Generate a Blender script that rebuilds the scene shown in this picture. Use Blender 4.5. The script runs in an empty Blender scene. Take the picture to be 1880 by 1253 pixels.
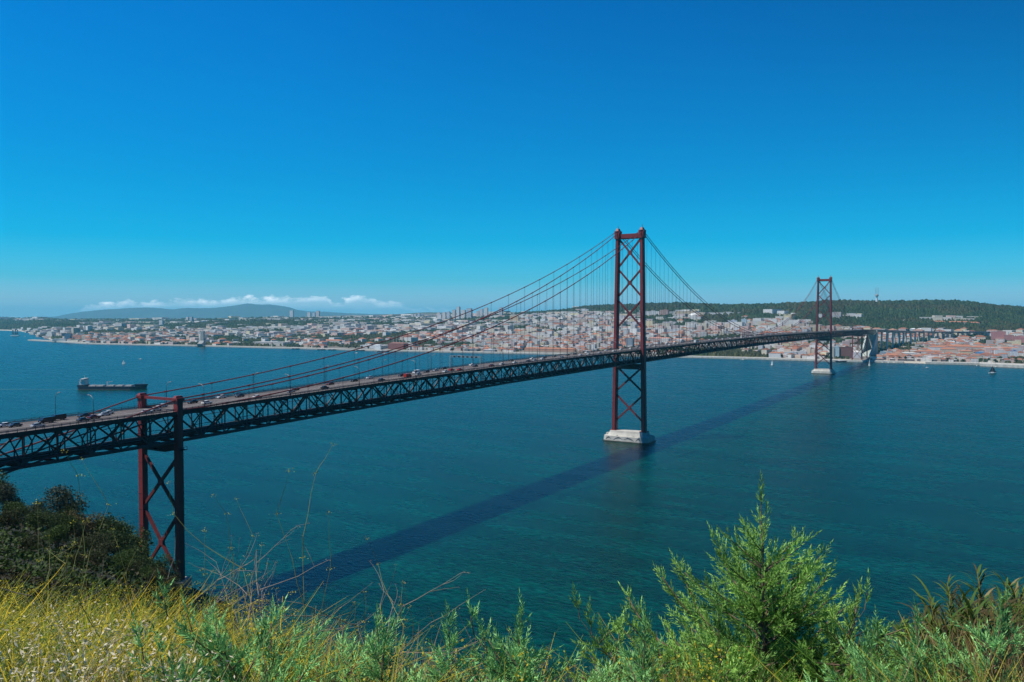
import bpy, math, random
import numpy as np
from mathutils import Vector, Matrix
random.seed(7); RNG = np.random.default_rng(11)
scn = bpy.context.scene; COL = scn.collection
R = math.radians
# ------------------------------------------------------------ viewpoint
CX, CY, CZ = 280.5, -682.8, 113.7
YAW, PITCH, FOC = 0.5359, 0.0303, 1467.8        # radians, radians, pixels of a 1880 px wide frame
FW = (-math.sin(YAW), math.cos(YAW)); RT = (math.cos(YAW), math.sin(YAW))
def P(px, d, z=0.0):
    "point of the ground plan seen in compass column px, at distance d in front of the viewpoint"
    k = (px - 940.0) / FOC * d
    return Vector((CX + FW[0]*d + RT[0]*k, CY + FW[1]*d + RT[1]*k, z))
def colrow(x, y):
    dx, dy = x - CX, y - CY
    d = dx*FW[0] + dy*FW[1]; k = dx*RT[0] + dy*RT[1]
    return 940.0 + k/np.maximum(d, 1e-3)*FOC, d
def water_d(y): return CZ*FOC/(y - 582.0)
# ------------------------------------------------------------ materials
def new_mat(name):
    m = bpy.data.materials.new(name); m.use_nodes = True
    nt = m.node_tree; b = nt.nodes['Principled BSDF']
    return m, nt, b
def N(nt, t, **kw):
    n = nt.nodes.new(t)
    for k, v in kw.items(): setattr(n, k, v)
    return n
def mth(nt, op, a, b=None, c=None, clamp=False):
    n = nt.nodes.new('ShaderNodeMath'); n.operation = op; n.use_clamp = clamp
    for i, v in enumerate((a, b, c)):
        if v is None: continue
        if isinstance(v, (int, float)): n.inputs[i].default_value = v
        else: nt.links.new(v, n.inputs[i])
    return n.outputs[0]
def mixc(nt, f, a, b, mode='MIX'):
    n = nt.nodes.new('ShaderNodeMix'); n.data_type = 'RGBA'; n.blend_type = mode
    for s, v in ((n.inputs[0], f), (n.inputs[6], a), (n.inputs[7], b)):
        if isinstance(v, (int, float)): s.default_value = v
        elif isinstance(v, tuple): s.default_value = (*v[:3], 1)
        else: nt.links.new(v, s)
    return n.outputs[2]
def simple(name, c, rough=0.6, c2=None, scale=1.0, metal=0.0, bump=0.0, detail=5, spec=0.5, stretch=None):
    m, nt, b = new_mat(name)
    b.inputs['Roughness'].default_value = rough; b.inputs['Metallic'].default_value = metal
    b.inputs['Specular IOR Level'].default_value = spec
    if c2 is None: c2 = tuple(v*0.7 for v in c)
    tc = N(nt, 'ShaderNodeTexCoord'); nz = N(nt, 'ShaderNodeTexNoise'); nz.inputs['Scale'].default_value = scale
    nz.inputs['Detail'].default_value = detail
    src = tc.outputs['Object']
    if stretch:
        mp = N(nt, 'ShaderNodeMapping'); mp.inputs['Scale'].default_value = stretch
        nt.links.new(src, mp.inputs[0]); src = mp.outputs[0]
    nt.links.new(src, nz.inputs['Vector'])
    f = mth(nt, 'MULTIPLY_ADD', nz.outputs['Fac'], 2.4, -0.7, clamp=True)
    nt.links.new(mixc(nt, f, c, c2), b.inputs['Base Color'])
    if bump:
        bp = N(nt, 'ShaderNodeBump'); bp.inputs['Strength'].default_value = bump; bp.inputs['Distance'].default_value = 0.1
        nt.links.new(nz.outputs['Fac'], bp.inputs['Height']); nt.links.new(bp.outputs[0], b.inputs['Normal'])
    return m
def attr_mat(name, rough=0.8, noise=0.25, scale=0.3, windows=False, transl=0.0, spec=0.3):
    "base colour = colour stored on the faces, broken up by noise"
    m, nt, b = new_mat(name)
    b.inputs['Roughness'].default_value = rough; b.inputs['Specular IOR Level'].default_value = spec
    at = N(nt, 'ShaderNodeAttribute'); at.attribute_name = 'tint'
    tc = N(nt, 'ShaderNodeTexCoord'); nz = N(nt, 'ShaderNodeTexNoise'); nz.inputs['Scale'].default_value = scale
    nt.links.new(tc.outputs['Object'], nz.inputs['Vector'])
    f = mth(nt, 'MULTIPLY_ADD', nz.outputs['Fac'], 2*noise, 1-noise)
    cc = N(nt, 'ShaderNodeVectorMath', operation='SCALE'); nt.links.new(at.outputs['Color'], cc.inputs[0]); nt.links.new(f, cc.inputs['Scale'])
    col = cc.outputs[0]
    if windows:
        uv = N(nt, 'ShaderNodeUVMap'); sp = N(nt, 'ShaderNodeSeparateXYZ'); nt.links.new(uv.outputs[0], sp.inputs[0])
        fu = mth(nt, 'FRACT', mth(nt, 'DIVIDE', sp.outputs[0], 2.9)); fv = mth(nt, 'FRACT', mth(nt, 'DIVIDE', sp.outputs[1], 3.1))
        a = mth(nt, 'MULTIPLY', mth(nt, 'GREATER_THAN', fu, .32), mth(nt, 'LESS_THAN', fu, .70))
        c = mth(nt, 'MULTIPLY', mth(nt, 'GREATER_THAN', fv, .30), mth(nt, 'LESS_THAN', fv, .78))
        w = mth(nt, 'MULTIPLY', a, c)
        col = mixc(nt, w, col, (0.035, 0.045, 0.055))
        nt.links.new(mth(nt, 'MULTIPLY_ADD', w, -0.5, rough), b.inputs['Roughness'])
    nt.links.new(col, b.inputs['Base Color'])
    if transl:
        tr = N(nt, 'ShaderNodeBsdfTranslucent'); mx = N(nt, 'ShaderNodeMixShader'); mx.inputs[0].default_value = transl
        nt.links.new(col, tr.inputs[0]); nt.links.new(b.outputs[0], mx.inputs[1]); nt.links.new(tr.outputs[0], mx.inputs[2])
        nt.links.new(mx.outputs[0], nt.nodes['Material Output'].inputs[0])
    return m
M = {}
M['red_steel'] = simple('red_steel_paint', (0.23, 0.027, 0.026), 0.55, (0.14, 0.020, 0.022), 0.12, detail=8, stretch=(3, 3, .5))
M['red_steel_d'] = simple('red_brace_paint', (0.17, 0.026, 0.026), 0.6, (0.10, 0.018, 0.018), 0.3, detail=8)
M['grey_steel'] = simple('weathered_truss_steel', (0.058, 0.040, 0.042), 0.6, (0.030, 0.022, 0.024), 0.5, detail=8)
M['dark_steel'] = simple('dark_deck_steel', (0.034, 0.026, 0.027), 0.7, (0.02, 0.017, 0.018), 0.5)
M['cable'] = simple('cable_paint', (0.21, 0.036, 0.034), 0.6, (0.13, 0.026, 0.026), 0.2)
M['hanger'] = simple('hanger_wire', (0.10, 0.05, 0.055), 0.5, (0.07, 0.04, 0.045), 0.3)
M['asphalt'] = simple('asphalt', (0.13, 0.11, 0.105), 0.9, (0.085, 0.075, 0.075), 0.25, detail=9, stretch=(1.5, .08, 1))
M['paint'] = simple('road_paint', (0.55, 0.55, 0.52), 0.7)
M['concrete'] = simple('pale_concrete', (0.58, 0.56, 0.50), 0.85, (0.36, 0.35, 0.31), 0.18, detail=8, stretch=(1, 1, .4))
M['concrete_grey'] = simple('grey_concrete', (0.36, 0.37, 0.36), 0.85, (0.25, 0.26, 0.26), 0.1, detail=8, stretch=(1, 1, .3))
M['wet'] = simple('wet_concrete', (0.10, 0.10, 0.08), 0.5, (0.05, 0.05, 0.04), 0.5)
M['mural'] = simple('mural_paint', (0.09, 0.11, 0.13), 0.8)
M['lamp'] = simple('pale_lamp_metal', (0.36, 0.36, 0.35), 0.5); M['rail'] = simple('guard_rail_metal', (0.20, 0.19, 0.19), 0.5)
M['white'] = simple('white_paint', (0.75, 0.75, 0.72), 0.5, (0.6, 0.6, 0.58), 0.5)
M['black'] = simple('black_rubber', (0.015, 0.015, 0.016), 0.8)
M['glass'] = simple('dark_window_glass', (0.02, 0.028, 0.035), 0.08, (0.015, 0.02, 0.03), spec=0.8)
M['hull_dark'] = simple('dark_blue_hull', (0.025, 0.035, 0.055), 0.45, (0.02, 0.025, 0.04), 0.1)
M['hull_mid'] = simple('red_brown_hull', (0.12, 0.07, 0.06), 0.6, (0.10, 0.06, 0.05), 0.1)
M['deck_green'] = simple('ship_deck', (0.06, 0.05, 0.045), 0.8)
M['sail_dark'] = simple('dark_sailcloth', (0.02, 0.025, 0.035), 0.8)
M['walls'] = attr_mat('plaster_walls', 0.85, 0.12, 0.05, windows=True)
M['plain'] = attr_mat('plain_tinted', 0.85, 0.12, 0.05)
M['roofs'] = attr_mat('tiled_roofs', 0.9, 0.25, 0.15)
M['leaf'] = attr_mat('leaf_foliage', 0.65, 0.3, 0.6, transl=0.22)
M['leaf_far'] = attr_mat('distant_foliage', 0.9, 0.4, 0.02)
M['blade'] = attr_mat('grass_blades', 0.7, 0.15, 2.0, transl=0.25)
M['bark'] = simple('bark', (0.20, 0.13, 0.08), 0.9, (0.10, 0.07, 0.05), 14, bump=.4)
M['twig'] = simple('dry_twig', (0.34, 0.28, 0.22), 0.8, (0.22, 0.16, 0.12), 20)
M['ground'] = attr_mat('town_ground', 0.95, 0.35, 0.012)
M['soil'] = simple('scrub_soil', (0.035, 0.032, 0.016), 0.95, (0.016, 0.020, 0.009), 0.6, detail=10, bump=.5)
# ------------------------------------------------------------ scene tree helpers
def tag(o, label=None, cat=None, group=None, kind=None):
    if label: o['label'] = label
    if cat: o['category'] = cat
    if group: o['group'] = group
    if kind: o['kind'] = kind
    return o
def empty(name, loc=(0, 0, 0), rz=0.0, parent=None):
    o = bpy.data.objects.new(name, None); COL.objects.link(o)
    o.location = loc; o.rotation_euler = (0, 0, rz); o.empty_display_size = .5
    if parent is not None: o.parent = parent
    return o
def np_mesh(name, V, F, mats, fm=None, tint=None, uv=None, smooth=False):
    "V (n,3) array; F list of (array (k,3) or (k,4)); fm/tint per face in the same order"
    me = bpy.data.meshes.new(name)
    V = np.asarray(V, np.float32); n = len(V)
    if not isinstance(F, list): F = [F]
    F = [np.asarray(f, np.int32) for f in F if len(f)]
    loops = np.concatenate([f.ravel() for f in F]); tot = np.concatenate([np.full(len(f), f.shape[1], np.int32) for f in F])
    start = np.concatenate([[0], np.cumsum(tot)[:-1]]).astype(np.int32)
    me.vertices.add(n); me.vertices.foreach_set('co', V.ravel())
    me.loops.add(len(loops)); me.loops.foreach_set('vertex_index', loops)
    me.polygons.add(len(tot)); me.polygons.foreach_set('loop_start', start); me.polygons.foreach_set('loop_total', tot)
    if fm is not None: me.polygons.foreach_set('material_index', np.asarray(fm, np.int32))
    me.polygons.foreach_set('use_smooth', np.full(len(tot), bool(smooth)))
    for m in (mats if isinstance(mats, (list, tuple)) else [mats]): me.materials.append(m)
    if tint is not None:
        tint = np.asarray(tint, np.float32)
        if tint.ndim == 1: tint = np.tile(tint, (len(tot), 1))
        a = me.attributes.new('tint', 'FLOAT_COLOR', 'FACE' if len(tint) == len(tot) else 'POINT')
        a.data.foreach_set('color', np.hstack([tint, np.ones((len(tint), 1), np.float32)]).ravel().astype(np.float32))
    if uv is not None:
        l = me.uv_layers.new(name='UVMap'); l.data.foreach_set('uv', np.asarray(uv, np.float32).ravel())
    me.update(calc_edges=True); me.validate()
    return me
def link(name, me, parent=None, loc=None, rz=None):
    o = bpy.data.objects.new(name, me); COL.objects.link(o)
    if parent is not None: o.parent = parent
    if loc is not None: o.location = loc
    if rz is not None: o.rotation_euler = (0, 0, rz)
    return o
class MB:
    def __init__(s): s.v = []; s.f = []; s.m = []; s.cur = 0
    def add(s, vs, fs):
        b = len(s.v); s.v += [tuple(v) for v in vs]; s.f += [tuple(i+b for i in f) for f in fs]; s.m += [s.cur]*len(fs); return s
    def box(s, c, size, rz=0.0, taper=1.0, tilt=None):
        x, y, z = (v/2 for v in size); vs = []
        for sz, t in ((-z, 1.0), (z, taper)):
            for sx, sy in ((-x, -y), (x, -y), (x, y), (-x, y)):
                p = Vector((sx*t, sy*t, sz))
                if tilt: p = Matrix.Rotation(tilt[0], 3, tilt[1]) @ p
                if rz: p = Matrix.Rotation(rz, 3, 'Z') @ p
                vs.append(p + Vector(c))
        return s.add(vs, [(3, 2, 1, 0), (4, 5, 6, 7), (0, 1, 5, 4), (1, 2, 6, 5), (2, 3, 7, 6), (3, 0, 4, 7)])
    def beam(s, a, b, w, h, up=(0, 0, 1), w2=None, h2=None):
        a, b = Vector(a), Vector(b); d = (b-a).normalized(); u = Vector(up)
        if abs(d.dot(u)) > .98: u = Vector((0, 1, 0))
        r = d.cross(u).normalized(); u = r.cross(d).normalized(); w2 = w if w2 is None else w2; h2 = h if h2 is None else h2
        vs = []
        for p, ww, hh in ((a, w, h), (b, w2, h2)):
            for i, j in ((-1, -1), (1, -1), (1, 1), (-1, 1)): vs.append(p + r*(i*ww/2) + u*(j*hh/2))
        return s.add(vs, [(3, 2, 1, 0), (4, 5, 6, 7), (0, 1, 5, 4), (1, 2, 6, 5), (2, 3, 7, 6), (3, 0, 4, 7)])
    def tube(s, pts, r, n=6, cap=True):
        pts = [Vector(p) for p in pts]; rs = r if isinstance(r, (list, tuple)) else [r]*len(pts); b = []
        for i, p in enumerate(pts):
            d = (pts[min(i+1, len(pts)-1)] - pts[max(i-1, 0)]).normalized()
            u = Vector((0, 0, 1)) if abs(d.z) < .95 else Vector((1, 0, 0))
            x = d.cross(u).normalized(); y = x.cross(d)
            b += [p + (x*math.cos(2*math.pi*k/n) + y*math.sin(2*math.pi*k/n))*rs[i] for k in range(n)]
        fs = [(i*n+k, i*n+(k+1) % n, (i+1)*n+(k+1) % n, (i+1)*n+k) for i in range(len(pts)-1) for k in range(n)]
        if cap: fs += [tuple(range(n-1, -1, -1)), tuple((len(pts)-1)*n+k for k in range(n))]
        return s.add(b, fs)
    def prism(s, poly, z0, z1, top=None):
        n = len(poly); top = top or poly
        return s.add([(x, y, z0) for x, y in poly] + [(x, y, z1) for x, y in top],
                     [tuple(range(n-1, -1, -1)), tuple(range(n, 2*n))] + [(i, (i+1) % n, n+(i+1) % n, n+i) for i in range(n)])
    def ngon_x(s, prof, x0, x1):
        "profile in (y,z) extruded along x"
        n = len(prof)
        return s.add([(x0, y, z) for y, z in prof] + [(x1, y, z) for y, z in prof],
                     [tuple(range(n)), tuple(range(2*n-1, n-1, -1))] + [((i+1) % n, i, n+i, n+(i+1) % n) for i in range(n)])
    def mesh(s, name, mats, smooth=False):
        me = bpy.data.meshes.new(name); me.from_pydata(s.v, [], s.f)
        for m in (mats if isinstance(mats, (list, tuple)) else [mats]): me.materials.append(m)
        me.polygons.foreach_set('material_index', s.m)
        if smooth: me.polygons.foreach_set('use_smooth', [True]*len(s.f))
        me.update(); return me
    def build(s, name, mats, parent=None, smooth=False, loc=None, rz=None):
        return link(name, s.mesh(name, mats, smooth), parent, loc, rz)
def copy_tree(o, parent=None):
    c = o.copy(); COL.objects.link(c)
    if parent is not None: c.parent = parent
    for ch in [q for q in o.children]: copy_tree(ch, c)
    return c
def ordn(i):
    w = ['first','second','third','fourth','fifth','sixth','seventh','eighth','ninth','tenth','eleventh','twelfth']
    if 1 <= i <= 12: return w[i-1]
    return f"{i}{'th' if 10 <= i % 100 <= 20 else {1:'st',2:'nd',3:'rd'}.get(i % 10, 'th')}"
# smooth value noise in numpy
_G = RNG.random((256, 256)).astype(np.float32)
def vnoise(x, y):
    x = np.asarray(x, float); y = np.asarray(y, float)
    xi = np.floor(x).astype(int); yi = np.floor(y).astype(int); fx = x-xi; fy = y-yi
    fx = fx*fx*(3-2*fx); fy = fy*fy*(3-2*fy)
    g = lambda a, b: _G[a & 255, b & 255]
    return (g(xi, yi)*(1-fx)+g(xi+1, yi)*fx)*(1-fy) + (g(xi, yi+1)*(1-fx)+g(xi+1, yi+1)*fx)*fy
def fbm(x, y, o=4):
    s = 0; a = .5
    for i in range(o): s = s + a*vnoise(x*2**i+17*i, y*2**i+31*i); a *= .5
    return s/(1-.5**o)
def table2(cols, px, d):
    "bilinear lookup: cols = {px: [(d, value)...]}"
    ks = sorted(cols); out = np.stack([np.interp(d, [a for a, _ in cols[k]], [b for _, b in cols[k]]) for k in ks])
    px = np.clip(px, ks[0], ks[-1]); idx = np.clip(np.searchsorted(ks, px, side='right')-1, 0, len(ks)-2)
    ka = np.array(ks, float); t = (px-ka[idx])/(ka[idx+1]-ka[idx])
    sh = out.reshape(len(ks), -1); i = np.arange(sh.shape[1])
    r = sh[idx.ravel(), i]*(1-t.ravel()) + sh[idx.ravel()+1, i]*t.ravel()
    return r.reshape(np.shape(px))
SKY = (1.35, .5, 1.0); CLB = 16.0; SKS = .10; SUN = 5.0; EXPO = 0.0
# air colour by height: position = sine of elevation
SKR = [(0.0, (.80, 1.32, 2.2)), (.02, (.60, 1.10, 1.8)), (.045, (.20, .97, 1.46)), (.09, (.01, .95, 1.34)), (.16, (0, .97, 1.29)), (.26, (0, 1.02, 1.36)), (.40, (0, 1.0, 1.42)), (.62, (0, .5, .8)), (1.0, (0, .32, .55))]
# ------------------------------------------------------------ the bridge
def road_z(y): return float(np.interp(y, [-700, -483, -363, -230, 0, 250, 506, 760, 1013, 1500, 1800], [74.6, 77, 79.6, 82, 84, 85.6, 86.3, 85.6, 84, 80.5, 77]))
TD = 12.2                                      # road surface to bottom chord
HALF = 10.5; EDGE = 12.1; PAN = 23.02
Y0, Y1 = -644.0, 1790.0
bridge = tag(empty('suspension_bridge', (0, 0, 0)), 'long dark red steel suspension bridge with truss deck crossing the river', 'bridge')
def legpath(half_b, half_t, zb, zt): return lambda z: half_b + (half_t-half_b)*(z-zb)/(zt-zb)
def make_tower(y, zb=9.4, zt=187.0):
    t = empty('tower', (0, y, 0), parent=bridge); hx = legpath(14.4, 11.7, zb, zt)
    for s in (-1, 1):
        b = MB(); zs = np.linspace(zb, zt, 22)
        for i in range(21):
            z0, z1 = zs[i], zs[i+1]; w0, w1 = (3.9-.5*(z-zb)/(zt-zb) for z in (z0, z1)); l0, l1 = (6.2-.9*(z-zb)/(zt-zb) for z in (z0, z1))
            for k, (fw, fl) in enumerate(((1.0, .72), (.62, 1.0))):      # cruciform cell plan
                b.add([(s*hx(z)+a*w/2*fw, c*l/2*fl, z) for z, w, l in ((z0, w0, l0), (z1, w1, l1)) for a, c in ((-1, -1), (1, -1), (1, 1), (-1, 1))],
                      [(0, 1, 5, 4), (1, 2, 6, 5), (2, 3, 7, 6), (3, 0, 4, 7), (3, 2, 1, 0), (4, 5, 6, 7)])
            b.box((s*hx(z1), 0, z1), (w1*.98+.18, l1*.74+.1, .35))
        b.build('leg', M['red_steel'], t)
        c = MB(); c.box((s*11.7, 0, 187.6), (4.6, 6.6, 5.6)); c.box((s*11.7, 0, 191.2), (5.4, 5.2, 1.6)); c.box((s*11.7, 0, 193.2), (3.0, 6.4, 2.4), taper=.6)
        c.tube([(s*11.7, 0, 194.2), (s*11.7, 0, 197)], .25, 5); c.build('cable_saddle', M['red_steel'], t)
        f = MB(); f.box((s*14.4, 0, zb-.1), (6.2, 8.6, .7)); f.build('foot_plate', M['red_steel'], t)
    for z0, z1 in ((156.5+4, 183.6), (133, 156.2), (105, 128.2)):
        pass
    for z0, z1 in ((159.6, 184.2), (132.6, 156.4), (104.6, 128.2), (46.0, 67.5), (18.6, 41.6)):
        b = MB(); zc = (z0+z1)/2; e = 1.6
        b.beam((-hx(z0)+e, 0, z0), (hx(z1)-e, 0, z1), 1.5, 1.5, up=(0, 1, 0)); b.beam((hx(z0)-e, .02, z0), (-hx(z1)+e, .02, z1), 1.46, 1.46, up=(0, 1, 0))
        xc = 0.0; b.box((0, 0, zc), (3.2, 1.62, 3.4)); b.build('cross_brace', M['red_steel_d'], t)
    b = MB(); b.box((0, 0, 187.2), (2*11.7-4.3, 3.4, 4.0)); b.box((0, 0, 184.9), (2*11.7-4.5, 2.4, .7)); b.build('portal_beam', M['red_steel'], t)
    b = MB(); b.box((0, 0, 69.0), (2*13.2-3, 4.4, 3.4)); b.box((0, 0, 66.6), (18, 3.0, 1.6)); b.build('deck_beam', M['dark_steel'], t)
    # concrete caisson
    b = MB(); oct_ = lambda a, c, k: [(-a, -c+k), (-a+k, -c), (a-k, -c), (a, -c+k), (a, c-k), (a-k, c), (-a+k, c), (-a, c-k)]
    b.prism(oct_(22, 12.5, 3.5), -4, 5.2, oct_(21.2, 11.9, 3.5)); b.prism(oct_(19.6, 7.6, 3.0), 5.2, 7.6, oct_(18.0, 6.4, 2.6)); b.prism(oct_(18.0, 6.2, 2.6), 7.6, 9.3, oct_(17.6, 5.8, 2.4))
    for s in (-1, 1): b.box((s*20.4, -2, 5.9), (1.6, 5, 1.4)); b.box((s*8, -9.6, 5.6), (1.2, 1.2, .8))
    pr = b.build('pier', M['concrete'], t)
    b = MB(); b.prism(oct_(22.25, 12.75, 3.55), -4, 1.0); b.build('waterline_band', M['wet'], pr)
    return t, pr
T1, pier1 = make_tower(0.0); T2, pier2 = make_tower(1013.0)
# leaping sea-animal shapes painted on the near pier (generic curved silhouettes)
def mural(parent, x0, flip, L):
    pts = []; n = 12
    for i in range(n+1):
        u = i/n; pts.append((x0 + (u-.5)*L*flip, 1.6+2.2*math.sin(u*math.pi*.9), .35+.75*math.sin(math.pi*min(1, u*1.15))))
    b = MB(); vs = []
    for (x, z, w) in pts:
        yy = -12.5 + .6*(z+4)/9.2 - .05
        vs += [(x, yy, z-w*.6), (x, yy, z+w*.6)]
    fs = [(2*i, 2*i+2, 2*i+3, 2*i+1) for i in range(n)]
    vs += [(x0+.05*L*flip, -12.14, 4.4), (x0+.12*L*flip, -12.1, 5.0), (x0+.2*L*flip, -12.15, 4.1)]; fs.append((2*n+2, 2*n+3, 2*n+4))
    b.add(vs, fs); b.build('mural', M['mural'], parent)
for x0, fl, L in ((-15.5, 1, 5.5), (-6.0, 1, 9), (4.5, -1, 10), (13.5, 1, 5)): mural(pier1, x0, fl, L)
# shore piers (two-legged bents)
def make_bent(y, zb, top, braces, half=11.2):
    t = empty('side_pier', (0, y, 0), parent=bridge)
    for s in (-1, 1):
        b = MB(); zs = np.linspace(zb, top, 12)
        for i in range(11): b.box((s*half, 0, (zs[i]+zs[i+1])/2), (2.5, 2.4, zs[i+1]-zs[i])); b.box((s*half, 0, zs[i+1]-.16), (2.72, 2.62, .3))
        b.box((s*half, 0, top+.5), (3.2, 3.4, 1.2)); b.box((s*half, 0, top+1.4), (2.0, 3.6, .9), taper=.7); b.build('leg', M['red_steel'], t)
        f = MB(); f.box((s*(half-2.2), 0, zb-1.6), (8.5, 7, 3.2)); f.build('footing', M['concrete'], t)
    b = MB(); b.box((0, 0, top+.3), (2*half-3.1, .9, 1.0)); b.build('portal_beam', M['red_steel'], t)
    rz = road_z(y)
    b = MB(); b.box((0, 0, rz-TD-2.0), (2*half-2.5, 2.2, 2.2)); b.box((0, 0, rz-TD-3.6), (12, 5.0, .25))
    for s in (-1, 1):
        b.box((s*4, 0, rz-TD-3.2), (5, 3.4, .8)); b.box((s*(half+2.4), -.3, rz-TD-2.6), (2.4, 3.2, .2))
        for q in (-1.5, 0, 1.5): b.beam((s*(half+3.5), q-.3, rz-TD-2.6), (s*(half+3.5), q-.3, rz-TD-1.4), .12, .12)
        b.beam((s*(half+3.5), -1.8, rz-TD-1.4), (s*(half+3.5), 1.2, rz-TD-1.4), .1, .1)
    b.build('deck_beam', M['dark_steel'], t)
    for z0, z1 in braces:
        b = MB(); b.beam((-half+1.2, 0, z0), (half-1.2, 0, z1), 1.05, 1.05, up=(0, 1, 0)); b.beam((half-1.2, .02, z0), (-half+1.2, .02, z1), 1.02, 1.02, up=(0, 1, 0))
        b.box((0, 0, (z0+z1)/2), (2.4, 1.15, 2.4)); b.build('cross_brace', M['red_steel_d'], t)
    return t
make_bent(-483, 11.2, 81.2, ((38.5, 58.5), (12.5, 36.0)))
make_bent(1496, 5.0, 85.0, ((8, 34), (38, 62)))
make_bent(1596, 6.0, 76.0, ((8, 34), (38, 60)))
# stiffening truss
nodes = []; k0 = math.floor(Y0/PAN); k1 = math.ceil(Y1/PAN)
ys = [k*PAN for k in range(k0, k1+1)]; ys = [-483-PAN*.5*0 + 0*y for y in []] or ys
ys = [y - 0.0 for y in ys]
def nz(y): return road_z(y)-1.2, road_z(y)-TD+.45
for s in (-1, 1):
    b = MB(); x = s*HALF
    for i in range(len(ys)-1):
        a, c = ys[i], ys[i+1]; m = (a+c)/2
        (ta, ba), (tm, bm), (tc_, bc) = nz(a), nz(m), nz(c)
        b.beam((x, a, ta), (x, c, tc_), .75, .85); b.beam((x, a, ba), (x, c, bc), .8, .9)
        b.beam((x, a, ta-.4), (x, m, bm+.4), .55, .6, up=(1, 0, 0)); b.beam((x, m, bm+.4), (x, c, tc_-.4), .55, .6, up=(1, 0, 0))
        b.beam((x, m, tm-.4), (x, m, bm+.4), .34, .4, up=(1, 0, 0)); b.beam((x, a, ta-.4), (x, a, ba+.4), .34, .4, up=(1, 0, 0))
        q = (a+m)/2; r = (m+c)/2                      # sub-hangers and gusset plates
        b.box((x, m, bm+.7), (.9, 2.2, 1.5)); b.box((x, a, ta-.7), (.9, 2.0, 1.4))
        b.beam((x, m, (tm+bm)/2+.3), (x, q, (nz(q)[0]+nz(q)[1])/2), .2, .22, up=(1, 0, 0)); b.beam((x, m, (tm+bm)/2+.3), (x, r, (nz(r)[0]+nz(r)[1])/2), .2, .22, up=(1, 0, 0))
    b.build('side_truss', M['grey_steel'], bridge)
b = MB()
for y in np.arange(k0*PAN, Y1+PAN, PAN/2):
    t, bo = nz(y)
    b.box((0, y, t-.25), (2*HALF-.8, .5, 1.5)); b.box((0, y, bo), (2*HALF-.9, .7, .9))
    for s in (-1, 1):                                   # inner sway frame
        b.beam((s*(HALF-.4), y, t-.9), (s*5.4, y, bo+5.6), .34, .36, up=(0, 1, 0)); b.beam((s*5.4, y, bo+5.6), (s*5.4, y, bo+.4), .32, .34, up=(0, 1, 0))
        b.beam((s*5.4, y, bo+5.6), (s*1.6, y, t-1.0), .3, .32, up=(0, 1, 0)); b.beam((s*5.4, y, bo+5.6), (s*(HALF-.4), y, bo+.4), .3, .32, up=(0, 1, 0))
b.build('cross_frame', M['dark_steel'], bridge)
b = MB(); ysl = np.arange(k0*PAN, Y1+PAN, PAN)
for i in range(len(ysl)-1):
    a, c = ysl[i], ysl[i+1]; za, zc = nz(a)[1], nz(c)[1]; m = (a+c)/2; zm = nz(m)[1]
    b.beam((0, a, za+.75), (0, c, zc+.75), 11.2, .45)                         # track bed
    for s in (-1, 1):
        b.beam((s*2.3, a, za+1.25), (s*2.3, c, zc+1.25), 1.7, .3)
        b.beam((s*8.6, a, za+.2), (s*8.6, c, zc+.2), 1.6, .12); b.beam((s*7.4, a, za+1.5), (s*7.4, c, zc+1.5), .07, .07)
        b.beam((s*HALF*.92, a, za-.25), (-s*HALF*.92, c, zc-.25), .5, .28)
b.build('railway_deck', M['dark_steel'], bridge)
def strip(name, mat, x0, x1, dz0, dz1, y0=None, y1=None, step=PAN, parent=bridge, zf=road_z):
    yy = np.arange(Y0 if y0 is None else y0, (Y1 if y1 is None else y1)+.01, step); b = MB(); vs = []
    for y in yy:
        z = zf(y); vs += [(x0, y, z+dz0), (x1, y, z+dz0), (x1, y, z+dz1), (x0, y, z+dz1)]
    n = len(yy); fs = [(4*i+j, 4*i+4+j, 4*i+4+(j+1) % 4, 4*i+(j+1) % 4) for i in range(n-1) for j in range(4)] + [(3, 2, 1, 0), (4*n-4, 4*n-3, 4*n-2, 4*n-1)]
    b.add(vs, fs); return b.build(name, mat, parent)
strip('road_deck', M['asphalt'], -EDGE+.5, EDGE-.5, -.75, 0)
for s in (-1, 1):
    strip('edge_beam', M['dark_steel'], s*(EDGE-.5)-(0 if s > 0 else .5), s*(EDGE-.5)+(.5 if s > 0 else 0), -1.3, .12)
b = MB()
for x in (-3.7, 3.7, -7.1, 7.1):
    for y in np.arange(Y0, Y1-12, 12): b.add([(x-.1, y, road_z(y)+.02), (x+.1, y, road_z(y)+.02), (x+.1, y+5, road_z(y+5)+.02), (x-.1, y+5, road_z(y+5)+.02)], [(0, 1, 2, 3)])
for x in (-10.6, -.35, .35, 10.6):
    for y in np.arange(Y0, Y1-12, 11.51): b.add([(x-.09, y, road_z(y)+.022), (x+.09, y, road_z(y)+.022), (x+.09, y+11.51, road_z(y+11.51)+.022), (x-.09, y+11.51, road_z(y+11.51)+.022)], [(0, 1, 2, 3)])
b.build('lane_marking', M['paint'], bridge)
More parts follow.
